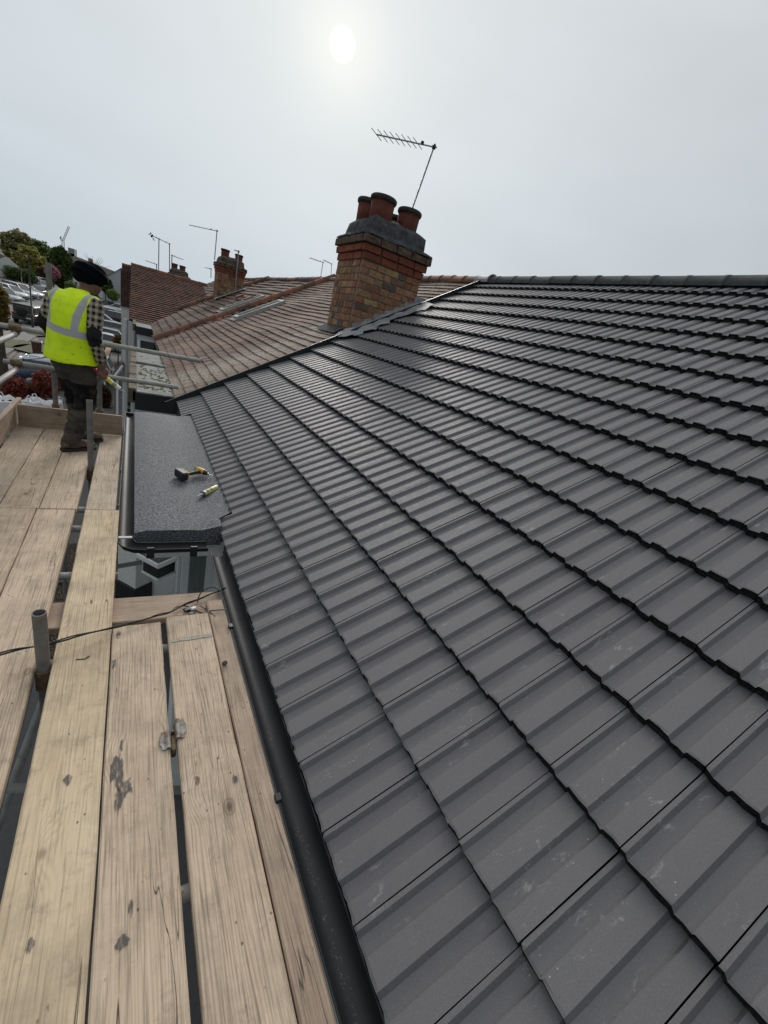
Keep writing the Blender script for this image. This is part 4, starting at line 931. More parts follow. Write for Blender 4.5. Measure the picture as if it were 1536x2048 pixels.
def sealant():
    a = atz(434,974,ZT+.024); b = atz(397,992,ZT+.024); d = (b-a).normalized(); th = thing('sealant_tube', 'yellow and white sealant cartridge with grey nozzle on the felt roof', 'sealant tube', (a.x,a.y,ZT))
    r = .0245; L = .225
    t = NT('cartridge_label'); sx = t.n('ShaderNodeSeparateXYZ'); t.l(t.obj(), sx.inputs[0]); 
    q = a; Wt = plain('cartridge_white', (.66,.67,.64), .35); Yl = plain('cartridge_yellow', (.70,.58,.03), .4)
    part(MB().cyl(a, a+d*L, r, 18), 'barrel', Wt, th); part(MB().cyl(a+d*.045, a+d*.10, r+.0008, 18, 0, None, False), 'yellow_band', Yl, th)
    part(MB().cyl(a+d*.155, a+d*.20, r+.0008, 18, 0, None, False), 'print_band', Yl, th)
    pr_ = MB(); u = Vector((-d.y,d.x,0)); 
    for i in range(3):
        for k in range(5):
            an = R_(30+k*22); c = a+d*(.112+.014*i)+(u*math.cos(an)+Vector((0,0,1))*math.sin(an))*(r+.0006); pr_.box(c, (.009,.006,.001), 0, d.to_track_quat('X','Z').to_matrix()@Matrix.Rotation(an-math.pi/2,3,'X'))
    for k in range(4):
        an = R_(45+k*26); c = a+d*.178+(u*math.cos(an)+Vector((0,0,1))*math.sin(an))*(r+.0014); pr_.box(c, (.03,.007,.001), 0, d.to_track_quat('X','Z').to_matrix()@Matrix.Rotation(an-math.pi/2,3,'X'))
    part(pr_, 'print', BLK, th); part(MB().tube([a+d*L, a+d*(L+.006), a+d*(L+.012)], [r+.001,r+.001,.013], 18), 'shoulder', plain('grey_cap',(.10,.11,.12),.5), th)
    part(MB().tube([a+d*(L+.010), a+d*(L+.03), a+d*(L+.10)], [.012,.011,.004], 12), 'nozzle', plain('nozzle_grey', (.36,.38,.40), .45), th)
    part(MB().cyl(a-d*.001, a+d*.003, r+.001, 18).cyl(a+d*.0, a+d*.012, r+.0012, 18, 0, None, False), 'end_cap', plain('grey_cap',(.10,.11,.12),.5), th)
sealant()
# ================================================================ garden piers seen under the bay gutter
def pier():
    c = aty(320,1104,7.25); zc = c.z; cx = c.x; cy = 7.25; th = thing('garden_pier', 'white pier with black band and stepped white cap below the bay gutter', 'pier', (cx,cy,-5.0))
    rot = Matrix.Rotation(R_(38),3,'Z'); B = plain('black_masonry_paint', (.012,.013,.016), .5)
    part(MB().box((cx,cy,(zc-.40-5.0)/2), (.36,.36,zc-.42+2.85), 0, rot, .01), 'shaft', WHITE, th); part(MB().box((cx,cy,zc-.42), (.41,.41,.05), 0, rot, .01), 'moulding', RENDER, th)
    part(MB().box((cx,cy,zc-.285), (.365,.365,.27), 0, rot, .004), 'band', B, th)
    part(MB().box((cx,cy,zc-.075), (.54,.54,.10), 0, rot, .012).box((cx,cy,zc-.14), (.45,.45,.055), 0, rot, .01), 'cap', WHITE, th)
    part(MB().box((cx,cy,zc-.024), (.49,.49,.012), 0, rot), 'cap_top', m_weathered('dark_cap_top',(.06,.06,.055),(.12,.12,.11),20), th)
    part(MB().box((cx-.38,cy+1.0,-3.35), (.34,.5,1.1), 0, rot, .01).box((cx-.38,cy+1.0,-2.8), (.42,.58,.12), 0, rot, .01), 'return_wall', RENDER, th)
    part(MB().box((cx-.38,cy+1.0,-4.45), (.40,.56,1.1), 0, rot, .01), 'plinth', B, th)
pier()
t = NT('garden_gravel'); p = t.pos(); n = t.voro(p, 26, 'F1', 'Color'); d = t.voro(p, 26); c = t.mix(.75, (.22,.15,.08), n, 'MULTIPLY'); c = t.mix(t.rng(d, .45, .2), (.015,.012,.008), t.mix(.35, (.30,.21,.12), n, 'MULTIPLY')); t.bump(t.rng(d,.6,0), 1., .02)
GRAV = t.fin(c, .8, 0, .4)
gv_ = MB(); q = random.Random(3)
for i in range(1500):
    x, y = q.uniform(-1.2,.06), q.uniform(7.7,11.6); r = q.uniform(.014,.028); gv_.sphere((x,y,-4.995+r*.4), r, 5, 3, 0, (1,q.uniform(.6,1),.6), Matrix.Rotation(q.uniform(0,3),3,'Z'))
PEB = NT('pebble'); PEB = PEB.fin(PEB.ramp(PEB.island(), [(0,(.10,.06,.03)),(.4,(.28,.18,.09)),(.8,(.38,.28,.17)),(1,(.16,.14,.12))]), .7)
tag(stuff(gv_.build('gravel', PEB)), 'tan pebbles covering the front garden bed below the bay', 'gravel')
sheet('garden_bed', [(-1.4,7.5),(.09,7.5),(.09,11.8),(-1.4,11.8)], GRAV); sheet('paved_yard', [(-6,-8),(.8,-8),(.8,7.49),(-6,7.49)], plain('dark_paving', (.07,.07,.072), .8))
kb = MB().box2((-1.5,10.0,-5.01),(.09,10.12,-4.86)); tag(kb.build('kerb_edging', plain('pale_edging',(.35,.33,.30),.8)), 'pale edging strip across the gravel bed below the bay', 'kerb')
# ================================================================ the worker
def remesh(mb, vox, name, disp=None):
    me = mb.mesh(name+'_src', []); o = bpy.data.objects.new(name+'_src', me); COL.objects.link(o)
    m = o.modifiers.new('r', 'REMESH'); m.mode = 'VOXEL'; m.voxel_size = vox
    s = o.modifiers.new('s', 'SMOOTH'); s.iterations = 3; s.factor = .5
    dg = bpy.context.evaluated_depsgraph_get(); ev = o.evaluated_get(dg); nm = bpy.data.meshes.new_from_object(ev); bpy.data.objects.remove(o); bpy.data.meshes.remove(me); nm.name = name
    if disp:
        for v in nm.vertices:
            v.co += v.normal*disp(v.co)
    for p in nm.polygons: p.use_smooth = True
    return nm
def worker():
    psi = R_(38); th = thing('person', 'worker in yellow hi-vis vest, plaid shirt and black turban holding a sealant gun', 'person', (-.48,4.97,0), None, -psi)
    inv = wm(th).inverted()
    V = Vector
    SK = plain('brown_skin', (.17,.085,.055), .55, var=.1)
    R = {'hip':V((.085,0,.87)),'kn':V((.105,.01,.49)),'an':V((.065,-.125,.10)),'sh':V((.185,.05,1.365)),'el':V((.245,-.035,1.115)),'wr':V((.248,.048,.885))}
    Lf = {'hip':V((-.085,0,.87)),'kn':V((-.07,.09,.49)),'an':V((-.06,.13,.10)),'sh':V((-.185,.03,1.355)),'el':V((-.262,-.03,1.12)),'wr':V((-.235,.12,.93))}
    def ring_torso(mb, k=0.0, zs=((.84,.155,.115,0),(.92,.165,.115,0),(1.02,.155,.105,0),(1.15,.165,.115,.015),(1.27,.18,.115,.03),(1.36,.175,.10,.045),(1.42,.09,.07,.07),(1.46,.06,.058,.09)), n=20):
        mb.loft([[V(((rx+k)*math.cos(6.283*j/n), dy+(ry+k)*math.sin(6.283*j/n), z)) for j in range(n)] for z, rx, ry, dy in zs], 0)
    def seg(mb, pts, rr, n=12):
        mb.tube(pts, rr, n, 0)
        for p, r in zip(pts, rr): mb.sphere(p, r*.99, 10, 7)
    # body: one continuous surface
    b = MB(); ring_torso(b)
    for D in (R, Lf):
        seg(b, [D['sh'],D['el'],D['wr']], [.055,.042,.030]); seg(b, [D['hip'],D['kn'],D['an']], [.085,.058,.042]); seg(b, [D['an'],D['an']+V((.02,.13,-.05))], [.045,.035])
    hc = V((0,.215,1.535)); tilt = Matrix.Rotation(R_(-24),3,'X')
    b.sphere(hc, .1, 16, 12, 0, (.78,.95,1.18), tilt); seg(b, [V((0,.09,1.42)),V((0,.16,1.48)),hc], [.056,.052,.05])
    b.sphere(hc+tilt@V((0,.092,-.012)), .018, 8, 6, 0, (.8,1.2,1.6), tilt); b.sphere(hc+tilt@V((0,.06,-.075)), .042, 10, 8, 0, (1,1,.8))
    for s in (-1,1): b.sphere(hc+tilt@V((s*.08,-.005,-.012)), .026, 8, 6, 0, (.35,.8,1.2), tilt)
    # tool axis in the local frame
    ta = inv@V((-.372,4.86,.862)); tb = inv@V((-.112,4.875,.662)); ax = (tb-ta).normalized(); hcn = ta+(tb-ta)*.44
    seg(b, [R['wr'],hcn+V((0,-.0,.055))], [.030,.034]); side = ax.cross(V((0,0,1))).normalized(); upv = side.cross(ax).normalized()
    b.sphere(hcn+upv*.040, .042, 10, 8, 0, (.8,.8,1.0))
    for i in range(4):
        c = hcn+ax*(-.034+.0225*i); rr = .026; Lg = (300,320,310,260)[i]
        pts = [c+(upv*math.cos(R_(a))+side*math.sin(R_(a)))*rr for a in range(10, 10+int(Lg*.72), 22)]; b.tube(pts, [.0098]*(len(pts)-1)+[.0075], 8)
    pts = [hcn+ax*(-.03)+upv*.036-side*.012, hcn+ax*(-.012)+upv*.015-side*.030, hcn+ax*.012-upv*.004-side*.029]; b.tube(pts, [.012,.0105,.008], 8)
    # left hand, relaxed
    w = Lf['wr']; b.sphere(w+V((.01,.03,-.055)), .034, 10, 8, 0, (.5,.9,1.3))
    for i in range(4): 
        p = w+V((.012,.002+.019*i,-.09)); b.tube([p, p+V((.006,.006,-.035)), p+V((.018,.010,-.060))], [.009,.0085,.0065], 7)
    b.tube([w+V((.015,.055,-.03)), w+V((.03,.075,-.06)), w+V((.032,.078,-.08))], [.011,.010,.008], 7)
    body = link('body', remesh(b, .0075, 'body'), th); body.data.materials.append(SK)
    # beard
    bd = MB().sphere(hc+tilt@V((0,.05,-.085)), .06, 12, 8, 0, (1.05,.95,.85), tilt); link('beard', remesh(bd, .012, 'beard', lambda c: .004*noise.noise(c*60)), th).data.materials.append(plain('dark_beard', (.015,.014,.014), .8))
    # trousers
    t = MB(); n = 20
    t.loft([[V((rx*math.cos(6.283*j/n), ry*math.sin(6.283*j/n), z)) for j in range(n)] for z, rx, ry in ((.74,.17,.125),(.84,.178,.135),(.93,.17,.125),(1.0,.165,.12))], 0)
    for D in (R, Lf):
        h, k, a = D['hip'], D['kn'], D['an']; seg(t, [h+V((0,0,-.02)), h.lerp(k,.5), k, k.lerp(a,.45)+V((0,-.012,0)), k.lerp(a,.8), a+V((0,.0,.035)), a+V((0,.01,-.01))], [.122,.112,.094,.088,.084,.082,.078])
    def wr(c):
        f = max(0, (.55-c.z)/.5); g = .008+.016*min(1,f*1.4); return g*noise.noise(V((c.x*9,c.y*9,c.z*26)))+.006*noise.noise(V((c.x*22,c.y*22,c.z*45)))-.002
    tro = link('trousers', remesh(t, .010, 'trousers', wr), th)
    T1 = NT('work_trousers'); p = T1.obj(); sp = T1.n('ShaderNodeSeparateXYZ'); T1.l(p, sp.inputs[0]); nz = T1.noise(p, 9, 5, .65)
    base = T1.mix(T1.rng(nz, .35, .65), (.040,.037,.032), (.075,.070,.060)); zz = T1.mth('ADD', sp.outputs[2], T1.mth('MULTIPLY', T1.noise(p, 5, 2), .06)); pad = T1.mth('MULTIPLY', T1.rng(zz, .44, .46), T1.rng(zz, .71, .69)); base = T1.mix(pad, base, (.006,.006,.007)); base = T1.mix(T1.mth('MULTIPLY', T1.rng(T1.noise(p, 6, 5), .5, .65), T1.rng(sp.outputs[2], .9, .7, 0, .5)), base, (.10,.085,.065))
    T1.bump(T1.noise(p, 120, 3), .3, .002); tro.data.materials.append(T1.fin(base, .9, 0, .2))
    # plaid shirt
    s = MB(); ring_torso(s, .012)
    for D in (R, Lf): seg(s, [D['sh'], D['sh'].lerp(D['el'],.5), D['el'], D['el'].lerp(D['wr'],.5), D['wr']+(D['el']-D['wr']).normalized()*.03], [.075,.066,.060,.056,.050])
    shm = remesh(s, .010, 'shirt', lambda c: .009*noise.noise(V((c.x*14,c.y*14,c.z*30))))
    P_ = NT('plaid_flannel'); p = P_.obj(); sp = P_.n('ShaderNodeSeparateXYZ'); P_.l(p, sp.inputs[0]); warp = P_.mth('MULTIPLY', P_.noise(p, 7, 2), .014)
    a1 = P_.mth('ADD', sp.outputs[2], warp); a2 = P_.mth('ADD', P_.mth('ADD', sp.outputs[0], P_.mth('MULTIPLY', sp.outputs[1], .6)), warp)
    def band(v, per, duty): return P_.mth('LESS_THAN', P_.mth('FRACT', P_.mth('DIVIDE', v, per)), duty)
    c = P_.mix(P_.mth('MULTIPLY', P_.mth('ADD', band(a1,.052,.58), band(a2,.052,.58)), .5), (.40,.36,.26), (.014,.014,.020)); c = P_.mix(P_.mth('MULTIPLY', band(a1,.052,.10), .55), c, (.30,.27,.20))
    c = P_.mix(P_.mth('MULTIPLY', band(a2,.052,.10), .55), c, (.33,.29,.20)); plaid = P_.fin(c, .9, 0, .15)
    sh = link('shirt', shm, th); shm.materials.append(plaid); shm.materials.append(plain('black_elbow_patch', (.006,.006,.007), .95))
    for f in shm.polygons:
        c = f.center
        for D in (R, Lf):
            e = D['el']; d = c-e
            if (V((d.x,d.y,d.z*.72))).length < .070 and (d.y < .03 ): f.material_index = 1
    # vest
    v = MB(); ring_torso(v, 0, ((.845,.235,.185,-.02),(.90,.225,.175,-.02),(1.0,.212,.16,-.01),(1.15,.205,.152,.0),(1.27,.205,.148,.018),(1.35,.203,.132,.035),(1.40,.17,.115,.05),(1.445,.10,.088,.07),(1.47,.068,.07,.085)), 28)
    for D in (R, Lf): v.sphere(D['sh']+V((-.03 if D is R else .03,0,.005)), .085, 12, 8, 0, (.9,1,.9))
    vm = remesh(v, .009, 'vest', lambda c: .013*noise.noise(V((c.x*9+c.z*4,c.y*9,c.z*4)))+.005*noise.noise(V((c.x*20,c.y*20,c.z*9)))*(1.4-min(1,c.z)))
    bm = bmesh.new(); bm.from_mesh(vm); bmesh.ops.delete(bm, geom=[f for f in bm.faces if f.normal.z < -.6 and f.calc_center_median().z < .9], context='FACES'); bm.to_mesh(vm); bm.free()
    Vt = NT('hi_vis_vest'); p = Vt.obj(); sp = Vt.n('ShaderNodeSeparateXYZ'); Vt.l(p, sp.inputs[0]); x, y, z = sp.outputs; wob = Vt.mth('MULTIPLY', Vt.mth('SUBTRACT', Vt.noise(p, 4, 2), .5), .03)
    zb = Vt.mth('ADD', z, wob); zb = Vt.mth('ADD', zb, Vt.mth('MULTIPLY', x, .10))
    hb = Vt.mth('MULTIPLY', Vt.rng(zb, 1.085, 1.088), Vt.rng(zb, 1.150, 1.147)); axx = Vt.mth('ABSOLUTE', x); axx = Vt.mth('SUBTRACT', axx, Vt.mth('MULTIPLY', Vt.mth('MAXIMUM', Vt.mth('SUBTRACT', z, 1.25), 0.), .12))
    vb = Vt.mth('MULTIPLY', Vt.mth('MULTIPLY', Vt.rng(axx, .105, .108), Vt.rng(axx, .158, .155)), Vt.rng(zb, 1.10, 1.105)); band_ = Vt.mth('MAXIMUM', hb, vb)
    nz = Vt.noise(p, 5, 6, .7); yc = Vt.mix(Vt.rng(nz, .4, .7), (.72,.96,.012), (.60,.84,.014)); spots = Vt.mth('MULTIPLY', Vt.rng(Vt.noise(p, 26, 3), .66, .72), .55); yc = Vt.mix(spots, yc, (.12,.16,.02))
    dirt = Vt.rng(Vt.noise(p, 3.5, 4), .52, .72, 0, .45); yc = Vt.mix(dirt, yc, (.30,.42,.02)); col = Vt.mix(band_, yc, (.42,.42,.43)); Vt.bump(Vt.noise(p, 220, 2), .25, .002)
    mvest = Vt.fin(col, .75, 0, .3); vs = link('vest', vm, th); vm.materials.append(mvest)
    # turban with wrapped folds
    tb_ = MB(); tc = V((0.0,.205,1.615)); tr = Matrix.Rotation(R_(-17),3,'X')@Matrix.Rotation(R_(-10),3,'Y'); tb_.sphere(tc, .131, 22, 14, 0, (1.0,1.12,.74), tr); tb_.sphere(tc+tr@V((0,-.015,-.04)), .112, 20, 12, 0, (1,1.08,.6), tr)
    def fold(c):
        d = tr.inverted()@(c-tc); a = math.atan2(d.y,d.x); return .006*math.sin(d.z*95+2.2*math.sin(a*1.0+.8)+a)+.004*noise.noise(c*30)
    tm = remesh(tb_, .008, 'turban', fold); link('turban', tm, th); tm.materials.append(plain('black_turban_cloth', (.005,.0055,.008), 1.0, var=.3, scale=30, spec=.05))
    # boots
    BT = m_weathered('brown_boot_leather', (.10,.072,.052), (.17,.13,.096), 18, .3)
    for D, ang in ((R,-22),(Lf,-14)):
        a = D['an']; M = Matrix.Rotation(R_(ang),3,'Z'); o = V((a.x,a.y,0)); bt = MB(); rings = []
        for yy, w, h in ((-.085,.036,.075),(-.06,.044,.10),(0,.045,.12),(.06,.046,.098),(.12,.050,.075),(.17,.047,.062),(.20,.034,.045)):
            rings.append([o+M@V((w*math.cos(6.283*j/14), yy, .028+h*.5+h*.5*math.sin(6.283*j/14))) for j in range(14)])
        bt.loft(rings, 0); bt.tube([o+V((0,-.01,.09)), o+V((0,-.005,.16))], [.046,.045], 12)
        bo = link('boot', remesh(bt, .008, 'boot'), th); bo.data.materials.append(BT)
        so_ = MB(); outl = [(-.09,.030),(-.07,.042),(0,.043),(.06,.046),(.13,.053),(.18,.046),(.208,.028)]; top = [o+M@V((w,y,.03)) for y, w in outl]+[o+M@V((-w,y,.03)) for y, w in outl[::-1]]; n = len(top)
        so_.add(top+[V((p.x,p.y,.0015)) for p in top], [tuple(range(n)), tuple(range(2*n-1,n-1,-1))]+[(j,n+j,n+(j+1)%n,(j+1)%n) for j in range(n)]); so_.build('sole', plain('boot_sole', (.035,.028,.022), .8), bo)
    # sealant gun in the right hand
    A, B = V((-.372,4.86,.862)), V((-.112,4.875,.662)); d = (B-A).normalized(); g = thing('sealant_gun', 'red sealant gun with yellow and white cartridge in the worker\'s right hand', 'sealant gun', A+(B-A)*.44)
    part(MB().cyl(A-d*.06, A+d*.10, .004, 8).cyl(A+d*.01, A+d*.03, .014, 10), 'plunger_rod', plain('rod_steel',(.55,.55,.55),.3,.8), g)
    part(MB().cyl(A+d*.05, A+d*.19, .0155, 14), 'frame', plain('gun_red', (.55,.02,.03), .4), g)
    part(MB().tube([A+d*.12+V((.0,0,-.012)), A+d*.10+V((-.035,0,-.06)), A+d*.09+V((-.06,.0,-.085))], [.009,.008,.006], 8), 'trigger', BLK, g)
    part(MB().cyl(A+d*.19, A+d*.235, .0215, 16), 'cartridge_band', plain('cartridge_yellow', (.70,.58,.03), .4), g); part(MB().cyl(A+d*.235, A+d*.325, .0212, 16), 'cartridge', plain('cartridge_white', (.66,.67,.64), .35), g)
    part(MB().cyl(A+d*.25, A+d*.285, .0216, 16), 'print', plain('cartridge_green', (.25,.33,.08), .4), g); part(MB().tube([A+d*.325, A+d*.335, A+d*.39], [.012,.009,.0035], 10), 'nozzle', plain('nozzle_grey', (.36,.38,.40), .45), g)
worker()
# ================================================================ street
PAINT = {}
def paint(col):
    if col not in PAINT:
        t = NT('car_paint'); t.b.inputs['Coat Weight'].default_value = .6; t.b.inputs['Coat Roughness'].default_value = .08; PAINT[col] = t.fin(t.mix(t.rng(t.noise(t.pos(), 6, 4), .4, .7, 0, .25), col, tuple(x*.75+.02 for x in col)), .35, .1, .5)
    return PAINT[col]
CG = m_glass('car_glass', (.05,.055,.06)); REDL = plain('tail_light', (.45,.02,.02), .25); HEADL = plain('head_light', (.6,.62,.64), .15); PLATE = plain('number_plate', (.6,.6,.55), .5); RIM = plain('wheel_rim', (.32,.33,.34), .35, .7)
def car(label, col, loc, head, L=4.3, W=1.78, H=1.48, kind='hatch'):
    th = thing('parked_car', label, 'car', loc, 'cars parked along the street', R_(head)); V = Vector; hw = W/2; gc = .20; bl = H*.64
    P = {'hatch': [(-.5,.50,.80),(-.47,.42,.95),(-.40,.30,1.0),(-.2,.25,1.0),(.12,.25,1.0),(.30,.27,.97),(.42,.32,.90),(.485,.40,.78),(.5,.45,.70)]}['hatch']
    rings = []
    for fx, lo, tp in P:
        x = fx*L; zt = gc+(bl-gc)*tp+ (0 if fx < .15 else -(fx-.15)*.28); w = hw*(1-.16*max(0,abs(fx)-.38)/.12); zb = gc+(.06 if abs(fx) > .46 else 0)
        rings.append([V((x,-w*.90,zb)),V((x,-w,zb+.13)),V((x,-w,zb+(zt-zb)*.60)),V((x,-w*.965,zt-.03)),V((x,-w*.86,zt)),V((x,w*.86,zt)),V((x,w*.965,zt-.03)),V((x,w,zb+(zt-zb)*.60)),V((x,w,zb+.13)),V((x,w*.90,zb))])
    mb = MB().loft(rings, 0, True, True, True); bo = mb.build('body', paint(col), th)
    x0, x1, r0, r1 = {'hatch':(-.46,.24,-.36,.06),'estate':(-.485,.25,-.44,.08),'suv':(-.48,.25,-.42,.08),'saloon':(-.36,.26,-.20,.08)}[kind]
    def crs(x, z, w): return [V((x,-w,z)),V((x,w,z))]
    zb, zt = bl-.02, H-.03; wb, wt = hw*.92, hw*.76
    g = MB(); base = [V((x0*L,-wb,zb)),V((x1*L,-wb,zb)),V((x1*L,wb,zb)),V((x0*L,wb,zb))]; top = [V((r0*L,-wt,zt)),V((r1*L,-wt,zt)),V((r1*L,wt,zt)),V((r0*L,wt,zt))]
    g.add(base+top, [(0,1,5,4),(1,2,6,5),(2,3,7,6),(3,0,4,7),(4,5,6,7)]); g.build('windows', CG, th)
    rf = MB(); o = .04; rr = [[V((r0*L-o,-wt-.02,zt-.01)),V((r0*L+.1,-wt-.02,zt+.012)),V((r0*L+.1,wt+.02,zt+.012)),V((r0*L-o,wt+.02,zt-.01))]]
    xs_ = [r0*L-.05, r0*L+.25, (r0+r1)*L/2, r1*L-.25, r1*L+.04]; zz_ = [zt-.015, zt+.03, zt+.045, zt+.03, zt-.012]
    rf.loft([[V((x,-wt-.025,z-.03)),V((x,-wt*.85,z)),V((x,0,z+.012)),V((x,wt*.85,z)),V((x,wt+.025,z-.03))] for x, z in zip(xs_,zz_)], 0, False, False)
    for s in (-1,1):
        for (bx,tx) in ((x0*L,r0*L),(x1*L,r1*L),((x0*.45+x1*.55)*L,(r0*.40+r1*.60)*L)): rf.tube([V((bx,s*(wb+.006),zb)),V((tx,s*(wt+.008),zt))], .045, 6)
    rf.build('roof', paint(col), th)
    for sx in (-.31,.31):
        for s in (-1,1):
            c = V((sx*L,s*(hw-.10),.315)); ty = MB().lathe(c, [(.17,-.10),(.30,-.105),(.318,-.07),(.318,.07),(.30,.105),(.17,.10)], 20, 0, True, (0,1,0)).build('wheel', RUBBER, th)
            MB().lathe(c, [(.02,-.108),(.20,-.108),(.205,-.09),(.205,.09),(.20,.108),(.02,.108)], 14, 0, True, (0,1,0)).build('rim', RIM, ty)
    for s in (-1,1):
        MB().box((L*.482,s*hw*.62,bl*.72), (.10,hw*.42,.14), 0, None, .03).build('headlight', HEADL, th); MB().box((-L*.487,s*hw*.72,bl*.82), (.08,hw*.34,.17), 0, None, .03).build('tail_light', REDL, th)
        MB().box((L*.17,s*(hw+.06),bl+.05), (.12,.16,.11), 0, None, .03).build('mirror', paint(col), th)
    MB().box((-L*.502,0,bl*.55), (.02,.5,.11)).build('number_plate', PLATE, th); MB().box((L*.5,0,gc+.18), (.04,W*.6,.16), 0, None, .02).build('grille', BLK, th)
    return th
WC, SV, GY, BK, BL = (.62,.64,.65), (.36,.38,.40), (.13,.135,.14), (.02,.021,.024), (.015,.04,.10)
gl = lambda px, py: gpt(px, py)
def dirp(p): p = p.copy(); p.z = groundz(p.x,p.y); return p
car('white estate car parked behind the blue hatchback in the nearest forecourt', WC, dirp(gl(140,752)), 176, 4.8, 1.85, 1.58, 'suv')
car('dark blue hatchback behind the red-leaved shrubs', BL, dirp(gl(125,776)), 2, 4.2, 1.78, 1.46, 'hatch')
rows = [('silver car with red tail light, nearest in the row beside the white drainpipe', SV, (205,698), 175, 'saloon'), ('dark car second in the row beside the white drainpipe', BK, (200,684), 178, 'hatch'), ('grey estate car third in the row beside the white drainpipe', GY, (214,668), 180, 'estate'),
        ('white car fourth in the row, just behind the grey estate', WC, (206,653), 2, 'hatch'), ('black car fifth in the row, behind the white one', BK, (222,643), 180, 'estate'), ('silver car sixth in the row before the white van', SV, (206,634), 180, 'hatch'), ('white high-roofed car seventh in the row', WC, (236,628), 178, 'suv'), ('farthest dark car in the row under the shrubs', BK, (215,619), 180, 'saloon')]
for lb, col, p, hd, kd in rows: car(lb, col, dirp(gl(*p)), hd, 4.4, 1.8, 1.62 if kd == 'suv' else 1.47, kd)
left = [('silver car at the left border on the far side of the road', SV, (8,601), -42, 'hatch'), ('white car second from the left border on the far side', WC, (24,594), -40, 'hatch'), ('silver people carrier third from the left border on the far side', SV, (40,592), -38, 'suv'), ('white car near the dark hedge on the far side', WC, (54,592), -30, 'hatch'),
        ('dark green car facing the camera down the road', (.03,.04,.038), (81,592), -98, 'estate'), ('white car parked below the pink blossom', WC, (84,572), -60, 'hatch'), ('dark car with pale roof right of the tall standard', BK, (113,569), -60, 'suv'), ('silver car glimpsed just left of the worker\'s shoulder', SV, (90,580), -70, 'hatch')]
for lb, col, p, hd, kd in left: car(lb, col, dirp(gl(*p)), hd, 4.3, 1.78, 1.6 if kd == 'suv' else 1.46, kd)
def offroader():
    loc = dirp(gl(62,648)); th = thing('off_road_vehicle', 'boxy dark green off-road vehicle seen from behind on the road', 'off-road vehicle', loc, None, R_(84)); G = paint((.035,.042,.032)); V = Vector; L, W, H = 3.9, 1.8, 2.0
    MB().box((0,0,.75), (L,W,.62), 0, None, .05).box((L*.30,0,1.12), (L*.38,W*.86,.16), 0, None, .04).build('body', G, th); MB().box((-L*.17,0,1.42), (L*.62,W*.90,.72), 0, None, .06).build('cabin', G, th); MB().box((-L*.17,0,1.81), (L*.63,W*.86,.07), 0, None, .03).build('roof', plain('pale_green_roof',(.12,.14,.11),.5), th)
    MB().box((-L*.481,0,1.48), (.03,W*.50,.40), 0, None, .01).build('rear_window', CG, th)
    for s in (-1,1): MB().box((-L*.17,s*W*.452,1.50), (L*.5,.02,.36), 0, None, .008).build('side_window', CG, th)
    MB().box((L*.145,0,1.5), (.02,W*.78,.42)).build('windscreen', CG, th); MB().lathe((-L*.52,.15,1.12), [(.1,-.09),(.36,-.09),(.38,-.05),(.38,.05),(.36,.09),(.1,.09)], 18, 0, True, (1,0,0)).build('spare_wheel', RUBBER, th)
    for sx in (-.32,.34):
        for s in (-1,1): MB().lathe((sx*L,s*(W/2-.12),.40), [(.2,-.12),(.38,-.12),(.40,-.08),(.40,.08),(.38,.12),(.2,.12)], 18, 0, True, (0,1,0)).build('wheel', RUBBER, th)
    for s in (-1,1): MB().box((-L*.505,s*W*.43,.85), (.04,.10,.22)).build('tail_light', REDL, th)
    MB().box((-L*.52,0,.5), (.1,W*.95,.14), 0, None, .02).build('bumper', BLK, th); MB().box((-L*.52,-.45,.68), (.03,.5,.12)).build('number_plate', PLATE, th)
offroader()
# road surface, pavements, verges
ROADM = plain('worn_asphalt', (.14,.137,.132), .9, var=.15, scale=.8, bump=.4); PAVE = plain('pale_paving', (.20,.19,.175), .9, var=.15, scale=2); KERB = plain('kerb_stone', (.28,.27,.25), .9, var=.15, scale=4); GRASS = plain('verge_grass', (.10,.10,.055), .95, var=.35, scale=5, bump=.5)
def strip(name, pts, w, mat, dz=.004, h=0.0):
    """band following a centre line on the ground"""
    c = [Vector((x,y,0)) for x, y in pts]; L_, R2 = [], []
    for i, p in enumerate(c):
        t = (c[min(i+1,len(c)-1)]-c[max(i-1,0)]).normalized(); n = Vector((-t.y,t.x,0))*w/2
        for A, s in ((L_,1),(R2,-1)): q = p+n*s; A.append(Vector((q.x,q.y,groundz(q.x,q.y)+dz+h)))
    mb = MB(); n = len(c); mb.add(L_+R2, [(i,n+i,n+i+1,i+1)[::-1] for i in range(n-1)])
    if h:
        for A, s in ((L_,1),(R2,-1)): mb.add(A+[v-Vector((0,0,h+.004)) for v in A], [(i,i+1,n+i+1,n+i) if s > 0 else (i+1,i,n+i,n+i+1) for i in range(n-1)])
    return struct(mb.build(name, mat))
RD = [(-12.2,y) for y in (-40,0,20,30,40,50)]+[(-12.25,60),(-12.3,75),(-12.6,100),(-14,160)]
strip('road', RD, 6.2, ROADM)
strip('pavement', [(x+4.1,y) for x, y in RD], 1.7, PAVE, .004, .10); strip('kerb', [(x+3.18,y) for x, y in RD], .13, KERB, .004, .12)
strip('pavement', [(x-4.1,y) for x, y in RD], 1.7, PAVE, .004, .10); strip('kerb', [(x-3.18,y) for x, y in RD], .13, KERB, .004, .12)
for i, p in enumerate(((25,655),(28,690),(62,700),(80,668))):
    c = gpt(*p); qv = random.Random(i); sheet('grass_verge', [(c.x+(.7+.3*qv.random())*math.cos(a), c.y+(1.8+1.*qv.random())*math.sin(a)) for a in [6.283*k/14 for k in range(14)]], GRASS, .135)
WL = plain('road_paint', (.55,.55,.52), .8)
